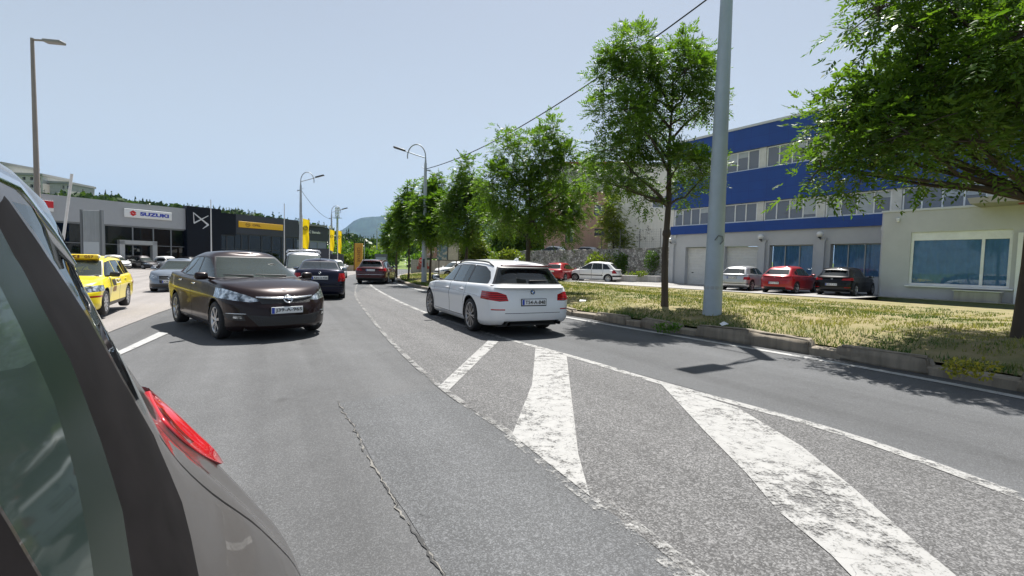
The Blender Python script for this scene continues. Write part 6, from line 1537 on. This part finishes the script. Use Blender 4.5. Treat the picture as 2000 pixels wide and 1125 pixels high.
# ================================================================ trees, bushes, hills
BARK = wallmat('bark', (.085, .065, .05), .4, 40, True, .7)
LEAF = leafmat('ash_leaf', (.032, .086, .012), (.145, .235, .034), .40)
LEAFD = leafmat('ash_leaf_dark', (.030, .080, .012), (.13, .21, .030), .42)
LEAFY = leafmat('bush_leaf', (.07, .12, .015), (.22, .26, .04), .35)
def unit(a): return a/np.maximum(np.linalg.norm(a, axis=-1, keepdims=True), 1e-9)
def sprays(P, Dr, rr, L, wl, nl=4, scale=None):
    """compound leaves: pairs of pointed leaflets along a drooping stalk"""
    n = len(P); up = np.array([0, 0, 1.0]); sd = unit(np.cross(Dr, up)+rr.randn(n, 3)*.25); nm = unit(np.cross(sd, Dr))
    sc = (np.ones(n) if scale is None else scale)*(.75+.5*rr.rand(n)); quads = []
    for k in range(nl*2+1):
        if k == nl*2: t = 1.0; dd = Dr
        else:
            t = .25+.72*(k//2+.5)/nl; s = 1 if k % 2 else -1; dd = unit(Dr*.62+sd*s*.9+nm*rr.randn(n, 1)*.22)
        b = P+Dr*(L*t*sc)[:, None]-up*(.35*L*t*t*sc)[:, None]
        ln = (wl*sc*(.8+.4*rr.rand(n)))[:, None]; dd = unit(dd-up*.25*rr.rand(n, 1)); ww = unit(np.cross(dd, nm)+nm*rr.randn(n, 1)*.35)*ln*.19
        quads.append(np.stack([b, b+dd*ln*.42+ww, b+dd*ln, b+dd*ln*.42-ww], 1))
    return np.stack(quads, 1).reshape(-1, 3), nl*2+1
def make_tree(label, loc, blobs, fork, trunk_r, nspr, seed, L=.26, wl=.085, nl=4, mat=None, name='ash_tree', group='young ash trees along the verge', lean=(0, 0), clus=1.0, spread=.20, burl=None):
    rr = np.random.RandomState(seed); root = thing(name, label, 'tree', loc, 0, group)
    bl = np.array(blobs, float); top = bl[:, 2].max()
    m = MB()
    axis = lambda z: Vector((lean[0]*z/top, lean[1]*z/top, z))
    zs = [-.1, .25, fork*.5, fork, fork+(top-fork)*.4, fork+(top-fork)*.75]; rs = [1.25, 1.0, .86, .78, .45, .16]
    m.tube([axis(z)+Vector((.03*math.sin(z*2+seed), .03*math.cos(z*1.7+seed), 0)) for z in zs], [trunk_r*k for k in rs], 10)
    if burl: m.lathe([(trunk_r*.8, -.12), (trunk_r*1.2, -.02), (trunk_r*1.15, .06), (trunk_r*.8, .14)], 10, 'z', axis(burl))
    cent = []; w_ = []
    for q in bl:
        c = q[:3]; r3 = q[3:6]; vol = float(np.prod(r3))**.75
        zb = max(fork*.95, min(c[2]-np.hypot(c[0], c[1])*.65-.3, fork+(top-fork)*.6)); a = axis(zb); cv = Vector(c)
        mid = a.lerp(cv, .5)+Vector(rr.randn(3)*.12); m.tube([a, a.lerp(mid, .5)+Vector((0, 0, .05)), mid, cv], [trunk_r*.42, trunk_r*.34, trunk_r*.25, trunk_r*.12], 7)
        k = max(5, int(13*clus*vol/.4)); k = min(k, int(60*clus))
        for _ in range(k):
            d = rr.randn(3); d /= np.linalg.norm(d); rad = rr.rand()**.38
            p = c+d*r3*rad; cent.append((p, (p-c))); w_.append(vol/k)
            if rad > .3: m.tube([cv, cv.lerp(Vector(p), .55)+Vector(rr.randn(3)*.05), Vector(p)], [trunk_r*.13, trunk_r*.08, .006], 5, False)
    m.build('trunk', BARK, root)
    w_ = np.array(w_); ci = rr.choice(len(cent), nspr, p=w_/w_.sum()); C = np.array([cent[i][0] for i in ci]); O = np.array([cent[i][1] for i in ci])
    P = C+rr.randn(nspr, 3)*spread*np.array([1, 1, .8]); Dr = unit(unit(O)*.7+(P-C)/spread*.5+rr.randn(nspr, 3)*.5+np.array([0, 0, .12]))
    V, k = sprays(P, Dr, rr, L, wl, nl)
    ctint = rr.rand(len(cent)); ti = np.repeat(.30*ctint[ci]+.35*rr.rand(nspr)+.22, k)+.12*rr.randn(nspr*k)
    fastmesh('crown', V, 4, ti, mat or LEAF, None, root)
    return root
def px_blobs(cx, h0, sc, lst, dep=.7, seed=0):
    """crown lobes given as offsets measured in the picture, turned into metres, at scattered depths"""
    rr = random.Random(seed); out = []
    for a in lst:
        x, y, rx, ry = a[:4]; d = a[4] if len(a) > 4 else rr.uniform(-dep, dep)
        out.append(((x-cx)/sc, d, (h0-y)/sc+1.1, rx/sc, (rx+ry)/2/sc*1.0, ry/sc))
    return out
# double-crowned tree
make_tree('slim ash tree with a double crown and a burl on its dark trunk', (4.11, 12.42, .30), px_blobs(1296, 522, 72.6,
    [(1210, 115, 42, 50), (1190, 165, 45, 45), (1245, 160, 40, 55), (1318, 110, 38, 42), (1335, 165, 48, 45), (1300, 165, 30, 50), (1190, 240, 50, 45), (1240, 250, 45, 55), (1345, 215, 42, 30), (1180, 305, 42, 40), (1235, 325, 45, 45), (1160, 355, 28, 28),
     (1290, 250, 40, 45, .6), (1340, 305, 36, 30), (1362, 345, 32, 35), (1325, 365, 24, 24), (1205, 375, 36, 18), (1255, 385, 26, 18), (1300, 330, 30, 30, -.5), (1380, 195, 22, 18)], .8, 3), 2.9, .095, 6200, 21, L=.26, wl=.088, mat=LEAF, clus=.95, spread=.13, burl=2.0)
# big dark tree at the picture edge
make_tree('big dark ash tree whose crown covers the corner of the blue building', (8.66, 7.75, .38), [
    (-2.65, 0.2, 5.4, 0.6, 0.7, 0.6), (-2.0, 0.0, 5.6, 0.7, 0.8, 0.6), (-1.6, 0.6, 4.7, 0.75, 0.9, 0.75), (-2.98, 0.5, 3.63, 0.75, 0.8, 0.65), (-3.45, 0.2, 2.8, 0.42, 0.5, 0.42), (-2.75, 0.3, 2.72, 0.5, 0.6, 0.35), (-2.58, -0.5, 3.18, 0.7, 0.7, 0.5), (-1.88, 0.2, 4.03, 1, 1, 0.8), (-1.78, -0.7, 3.03, 0.9, 0.8, 0.45),
    (-1, 0.8, 4.8, 1.1, 1, 0.9), (-0.9, -0.6, 3.98, 1, 0.9, 0.8), (-1, 0.9, 3.33, 1, 0.8, 0.6), (-0.5, -1.2, 5.2, 1.1, 1, 0.9), (-0.2, -0.8, 3.13, 0.7, 0.7, 0.5), (-1.6, -1.2, 4.4, 0.9, 0.8, 0.7),
    (0.8, 0.2, 4.2, 1.2, 1.2, 1), (1.6, -0.6, 3.83, 1.2, 1.1, 0.8), (0.9, 0.6, 5.8, 1.3, 1.2, 1), (-0.9, 0.2, 6.3, 1.2, 1.2, 0.9), (0.4, -1.4, 3.83, 0.9, 0.8, 0.7), (2.2, 0.7, 4.8, 1.1, 1, 0.9), (0.2, 1.8, 4.03, 1.1, 0.9, 0.8), (-2.38, 0.2, 4, 0.6, 0.7, 0.4)],
    2.4, .115, 9600, 5, L=.27, wl=.105, mat=LEAFD, clus=.9, spread=.19)
make_tree('broad ash tree rising behind the roof of the white estate car', (.60, 17.7, .30), px_blobs(1030, 516, 51,
    [(1068, 268, 18, 24), (1045, 305, 36, 36), (1000, 335, 34, 40), (1085, 335, 36, 36), (960, 375, 26, 46), (1015, 385, 50, 44), (1075, 395, 44, 44), (1115, 395, 30, 50), (980, 430, 36, 32), (1035, 435, 50, 26), (1100, 445, 34, 22), (985, 295, 18, 26), (1125, 345, 18, 30)], 1.1, 4), 2.1, .105, 6400, 8, L=.27, wl=.10, clus=1.1, spread=.17)
make_tree('pointed ash tree behind the bonnet of the white estate car', (-2.25, 22.5, .30), px_blobs(910, 513, 40,
    [(912, 335, 14, 22), (905, 365, 26, 26), (935, 385, 24, 32), (880, 390, 22, 36), (910, 410, 40, 30), (865, 430, 16, 22), (945, 430, 22, 26), (905, 450, 38, 20), (885, 350, 10, 18)], .9, 5), 1.9, .09, 4200, 9, L=.29, wl=.12, clus=.9, spread=.18)
make_tree('slender ash tree just beside the arched lamp post', (-4.9, 27.6, .28), px_blobs(838, 511, 32.4,
    [(843, 350, 9, 18), (838, 380, 22, 24), (855, 405, 24, 30), (830, 420, 26, 30), (845, 450, 34, 24), (868, 440, 16, 24), (824, 460, 16, 14)], .8, 6), 1.6, .075, 3600, 10, L=.32, wl=.15, clus=.8, spread=.18)
make_tree('narrow ash tree second from the far end of the verge', (-7.2, 32.0, .25), px_blobs(796, 510, 28,
    [(802, 372, 7, 14), (800, 395, 14, 20), (795, 425, 22, 26), (806, 450, 24, 20), (786, 460, 16, 18)], .8, 7), 1.5, .07, 2600, 12, L=.34, wl=.17, clus=.8, spread=.18)
make_tree('short ash tree at the far end of the verge row', (-8.75, 34.8, .25), px_blobs(771, 509, 26,
    [(775, 415, 8, 12), (770, 435, 16, 18), (778, 455, 18, 18), (764, 465, 14, 14)], .7, 8), 1.3, .06, 1900, 13, L=.36, wl=.18, clus=.8, spread=.18)
make_tree('sapling with bare stem beyond the last verge tree', (-10.4, 41, .2), [(0, 0, 2.6, .6, .6, .6), (.1, 0, 3.4, .45, .45, .6), (-.3, .2, 2.1, .5, .5, .3)], 1.3, .05, 600, 14, L=.38, wl=.2, clus=.8)

def bush(label, loc, dims, n, seed, mat=LEAFY, lw=.10, name='bush', cat='bush', group=None, lobes=7):
    rr = np.random.RandomState(seed); dx, dy, dz = dims
    C = np.c_[rr.uniform(-.62, .62, lobes)*dx, rr.uniform(-.6, .6, lobes)*dy, rr.uniform(.3, .72, lobes)*dz]; i = rr.randint(0, lobes, n)
    d = unit(rr.randn(n, 3)); P = C[i]+d*np.array([dx*.42, dy*.42, dz*.34])*(rr.rand(n, 1)**.35); P[:, 2] = np.maximum(P[:, 2], .02)
    a = unit(d+rr.randn(n, 3)*.7); b = unit(np.cross(a, rr.randn(n, 3))); s = lw*(.6+.8*rr.rand(n, 1))
    V = np.stack([P, P+a*s*.5+b*s*.3, P+a*s, P+a*s*.5-b*s*.3], 1).reshape(-1, 3)
    o = fastmesh(name, V, 4, .3*rr.rand(lobes)[i]+.5*rr.rand(n)+.1, mat, None, None); o.location = loc
    return tag(o, label, cat, group)
bush('round yellow green shrub in front of the stone wall', (7.9, 40.6, .1), (1.5, .8, 2.6), 2600, 1, lw=.2)
bush('low bush with yellow flowers between the red car and the people carrier', (4.9, 41.6, .1), (1.5, .6, 1.1), 1500, 2, leafmat('flower_leaf', (.10, .15, .02), (.55, .48, .04), .3), lw=.17)
bush('pale green bush hanging over the stone wall top behind the white estate', (-.6, 47.0, .1), (2.2, .9, 3.2), 2600, 3, lw=.24)
bush('dark green hedge clump at the far end of the stone wall', (-3.2, 50.0, .1), (1.8, 1.0, 3.6), 2400, 4, LEAFD, lw=.24)
bush('dark ivy patch hanging down the middle of the stone wall', (9.6, 41.3, .6), (.9, .25, 2.3), 900, 5, LEAFD, lw=.16)
bush('weedy ivy patch close to the garage end of the stone wall', (11.9, 39.3, .6), (.7, .2, 2.2), 700, 6, LEAFD, lw=.15)
bush('small weeds growing on the planter by the garages', (10.3, 38.3, .55), (1.1, .4, .5), 500, 7, lw=.12)
bush('fresh green weeds at the kerb foot between two raised stones', (3.25, 9.55, .05), (.32, .14, .22), 260, 8, leafmat('weed_leaf', (.05, .12, .012), (.12, .24, .03), .35), lw=.06)
bush('weeds with tiny yellow flowers at the kerb in the tree shade', (5.75, 5.6, .1), (.5, .16, .28), 320, 9, leafmat('weed_flower', (.06, .10, .02), (.5, .42, .05), .3), lw=.05)
make_tree('tall loose creeper-hung tree in front of the brown apartment house', (9.4, 43.4, 2.6), [(0, 0, 3.6, .9, .7, 1.0), (-.5, 0, 2.4, .8, .6, .9), (.6, -.1, 2.0, .8, .6, .9), (.1, 0, 1.0, 1.0, .5, .8), (-.2, .1, 4.6, .5, .5, .6), (.9, 0, .6, .6, .4, .7)], .6, .10, 1500, 31, L=.36, wl=.18, mat=LEAFY, name='tree', group='trees behind the stone wall', spread=.26)
make_tree('leafy tree by the bungalow with light green crown', (-4.5, 49.5, 0), [(0, 0, 3.0, 1.2, 1, .9), (.9, .2, 2.3, .9, .8, .6), (-.8, 0, 2.2, .9, .8, .6), (.1, 0, 4.0, .7, .7, .6)], 1.2, .10, 1300, 33, L=.45, wl=.24, mat=LEAFY, name='tree', group='trees around the bungalow', spread=.28)
make_tree('large dark tree behind the bungalow roof', (-.5, 62, 0), [(0, 0, 5.5, 2.0, 1.8, 1.5), (1.5, 0, 4.2, 1.6, 1.4, 1.2), (-1.6, 0, 4.2, 1.6, 1.4, 1.2), (.2, 0, 7.2, 1.3, 1.3, 1.2)], 2.0, .2, 2000, 34, L=.6, wl=.34, mat=LEAFD, name='tree', group='trees around the bungalow', spread=.4)
make_tree('second dark tree standing over the terrace behind the stone wall', (2.0, 60, 1.0), [(0, 0, 4.6, 2.0, 1.6, 1.4), (2, 0, 4.0, 1.7, 1.4, 1.2), (-2, 0, 4.2, 1.7, 1.4, 1.2)], 1.5, .2, 1600, 35, L=.6, wl=.34, mat=LEAFD, name='tree', group='trees around the bungalow', spread=.4)

# wooded hill behind the showrooms
_tab = np.array([(-500, 372), (0, 374), (180, 376), (260, 386), (350, 400), (400, 403), (470, 412), (540, 426), (600, 441), (640, 448), (680, 455), (720, 463), (760, 466), (800, 463), (860, 468), (950, 472), (1100, 474), (1400, 478), (1800, 480)], float)
_az = np.arctan((_tab[:, 0]-1000)/900); _tanel = (515+.0235*(_tab[:, 0]-1000)-_tab[:, 1])/900*np.cos(_az)
def hill_h(az, r):
    r1 = 300.0; r0 = np.interp(az, [-.6, -.35, -.2], [105, 75, 72]); hs = np.interp(az, _az, _tanel)*r1+1.4-9.5
    t = np.clip((r-r0)/(r1-r0), 0, 1.0); h = hs*(.75*t+.25*t*t*(3-2*t)); h = np.where(r > r1, hs-(r-r1)*.10, h)
    return h-.3+.6*np.sin(r*.11+az*40)*np.clip((r-r0)/60, 0, 1)
_A = np.linspace(-1.05, .75, 90); _Rr = np.array([60, 70, 76, 84, 92, 100, 110, 122, 136, 152, 170, 190, 212, 236, 262, 288, 300, 315, 340, 380, 430, 500])
_V = [(r*math.sin(a), r*math.cos(a), float(hill_h(a, r))) for a in _A for r in _Rr]; _n = len(_Rr)
_F = [(i*_n+j, i*_n+j+1, (i+1)*_n+j+1, (i+1)*_n+j) for i in range(len(_A)-1) for j in range(_n-1)]
_me = bpy.data.meshes.new('hill'); _me.from_pydata(_V, [], _F); _me.materials.append(FIELD); _me.polygons.foreach_set('use_smooth', [True]*len(_F))
_bm = bmesh.new(); _bm.from_mesh(_me)
for f in _bm.faces:
    if f.normal.z < 0: f.normal_flip()
_bm.to_mesh(_me); _bm.free(); kind(link('hill', _me), 'structure')
WOOD = leafmat('forest_leaf', (.014, .034, .010), (.062, .105, .022), .22)
_r = np.random.RandomState(77); _P = []; _T = []
def far_tree(x, y, z, h, w_, con, n, tint):
    if con:
        t = _r.rand(n)**.8; rad = w_*(1-t)*(.55+.45*_r.rand(n)); a = _r.rand(n)*2*np.pi; C = np.c_[x+rad*np.cos(a), y+rad*np.sin(a), z+h*(.12+.88*t)]; s = w_*.42*(1.1-t)+.12
    else:
        d = unit(_r.randn(n, 3)); k = (_r.rand(n, 1)**.4); C = np.array([x, y, z+h*.58])+d*k*np.array([w_, w_, h*.42]); C += lown(C[:, :1]*1.7, C[:, 2:]*1.7)*.25; s = np.full(n, w_*.30)
    a = unit(_r.randn(n, 3)+np.array([0, 0, -.3 if con else .2])); b = unit(np.cross(a, _r.randn(n, 3))); s = (s*(.6+.8*_r.rand(n)))[:, None]
    _P.append(np.stack([C-a*s, C+b*s*.6, C+a*s, C-b*s*.6], 1).reshape(-1, 3)); _T.append(np.clip(tint+.22*_r.randn(n), 0, 1))
for _ in range(1750):
    a = _r.uniform(-.95, .1); r = 140+170*_r.rand()**.8; px = 1000+900*math.tan(a)
    if r < 175 and px > 600 and _r.rand() < .75: continue
    h = _r.uniform(6, 11)*(1 if px < 650 else .85); con = _r.rand() < (.55 if px > 350 else .2)
    far_tree(r*math.sin(a), r*math.cos(a), float(hill_h(a, r))-.3, h*(1.05 if con else .92), h*(.20 if con else .36), con, 95 if con else 130, .25+.35*_r.rand() if con else .4+.45*_r.rand())
fastmesh('forest', np.concatenate(_P), 4, np.concatenate(_T), WOOD, 'stuff')
for i, (px, r, dx, dz, lb) in enumerate([(683, 78, 2.0, 2.6, 'rounded bush in the green field behind the low sandy wall'), (729, 84, 2.6, 4.0, 'dark round bush above the roof of the dark maroon estate car'), (712, 100, 3.0, 3.6, 'light bush halfway up the field behind the orange pylon'),
                                    (765, 96, 3.2, 4.2, 'bush in the field next to the far slim trees'), (670, 112, 4.0, 5.0, 'broad bush at the edge of the woods behind the yellow flags'), (748, 118, 3.6, 4.4, 'pale bush at the top of the field under the woods'), (820, 92, 3.0, 3.4, 'bush in the field behind the stop sign')]):
    a = math.atan((px-1000)/900); bush(lb, (r*math.sin(a), r*math.cos(a), float(hill_h(a, r))-.2), (dx, dx, dz), 1300, 40+i, LEAFY if i in (2, 5, 0) else LEAF, lw=.55, group='bushes in the field')

# far blue mountain
_mt = [(520, 500), (600, 478), (640, 462), (672, 446), (690, 431), (705, 425), (725, 423), (738, 423), (750, 420), (765, 419), (785, 424), (815, 430), (860, 432), (920, 428), (980, 422), (1040, 426), (1100, 436), (1200, 450), (1350, 470), (1500, 490)]
_mr = np.random.RandomState(4); _V = []; _ma = np.linspace(math.atan((520-1000)/900), math.atan(500/900), 140); _cols = [(3600, 0), (4100, .30), (4500, .62), (4800, .88), (5000, 1.0), (5300, .9), (6200, .3)]
for a in _ma:
    px = 1000+900*math.tan(a); y = np.interp(px, [q[0] for q in _mt], [q[1] for q in _mt]); el = (515+.0235*(px-1000)-y)/900*math.cos(a); hh = el*5000
    for rr_, k in _cols:
        z = hh*k*(1+(.06*math.sin(a*90+rr_*.01)+.05*_mr.randn()*(k < .95))*(k < 1)); _V.append((rr_*math.sin(a), rr_*math.cos(a), max(z, -5)))
_n = len(_cols); _F = [(i*_n+j, i*_n+j+1, (i+1)*_n+j+1, (i+1)*_n+j) for i in range(len(_ma)-1) for j in range(_n-1)]
_me = bpy.data.meshes.new('mountain'); _me.from_pydata(_V, [], _F); _me.materials.append(M('mountain_forest', (.02, .04, .028), .95, var=.5, vscale=.01)); _me.polygons.foreach_set('use_smooth', [True]*len(_F))
_bm = bmesh.new(); _bm.from_mesh(_me)
for f in _bm.faces:
    if f.normal.z < 0: f.normal_flip()
_bm.to_mesh(_me); _bm.free(); kind(link('mountain', _me), 'structure')
# the summer air
HZ = NT('haze_air'); HZ.t.nodes.remove(HZ.p)
_pv = HZ.n('ShaderNodeVolumePrincipled'); _pv.inputs['Color'].default_value = (.20, .44, .85, 1); _pv.inputs['Density'].default_value = .00005; _pv.inputs['Anisotropy'].default_value = .2
HZ.l(_pv.outputs[0], HZ.out.inputs['Volume'])
m = MB(); m.box((0, 1000, 448), (19000, 19000, 904)); kind(m.build('haze', HZ.m), 'stuff')
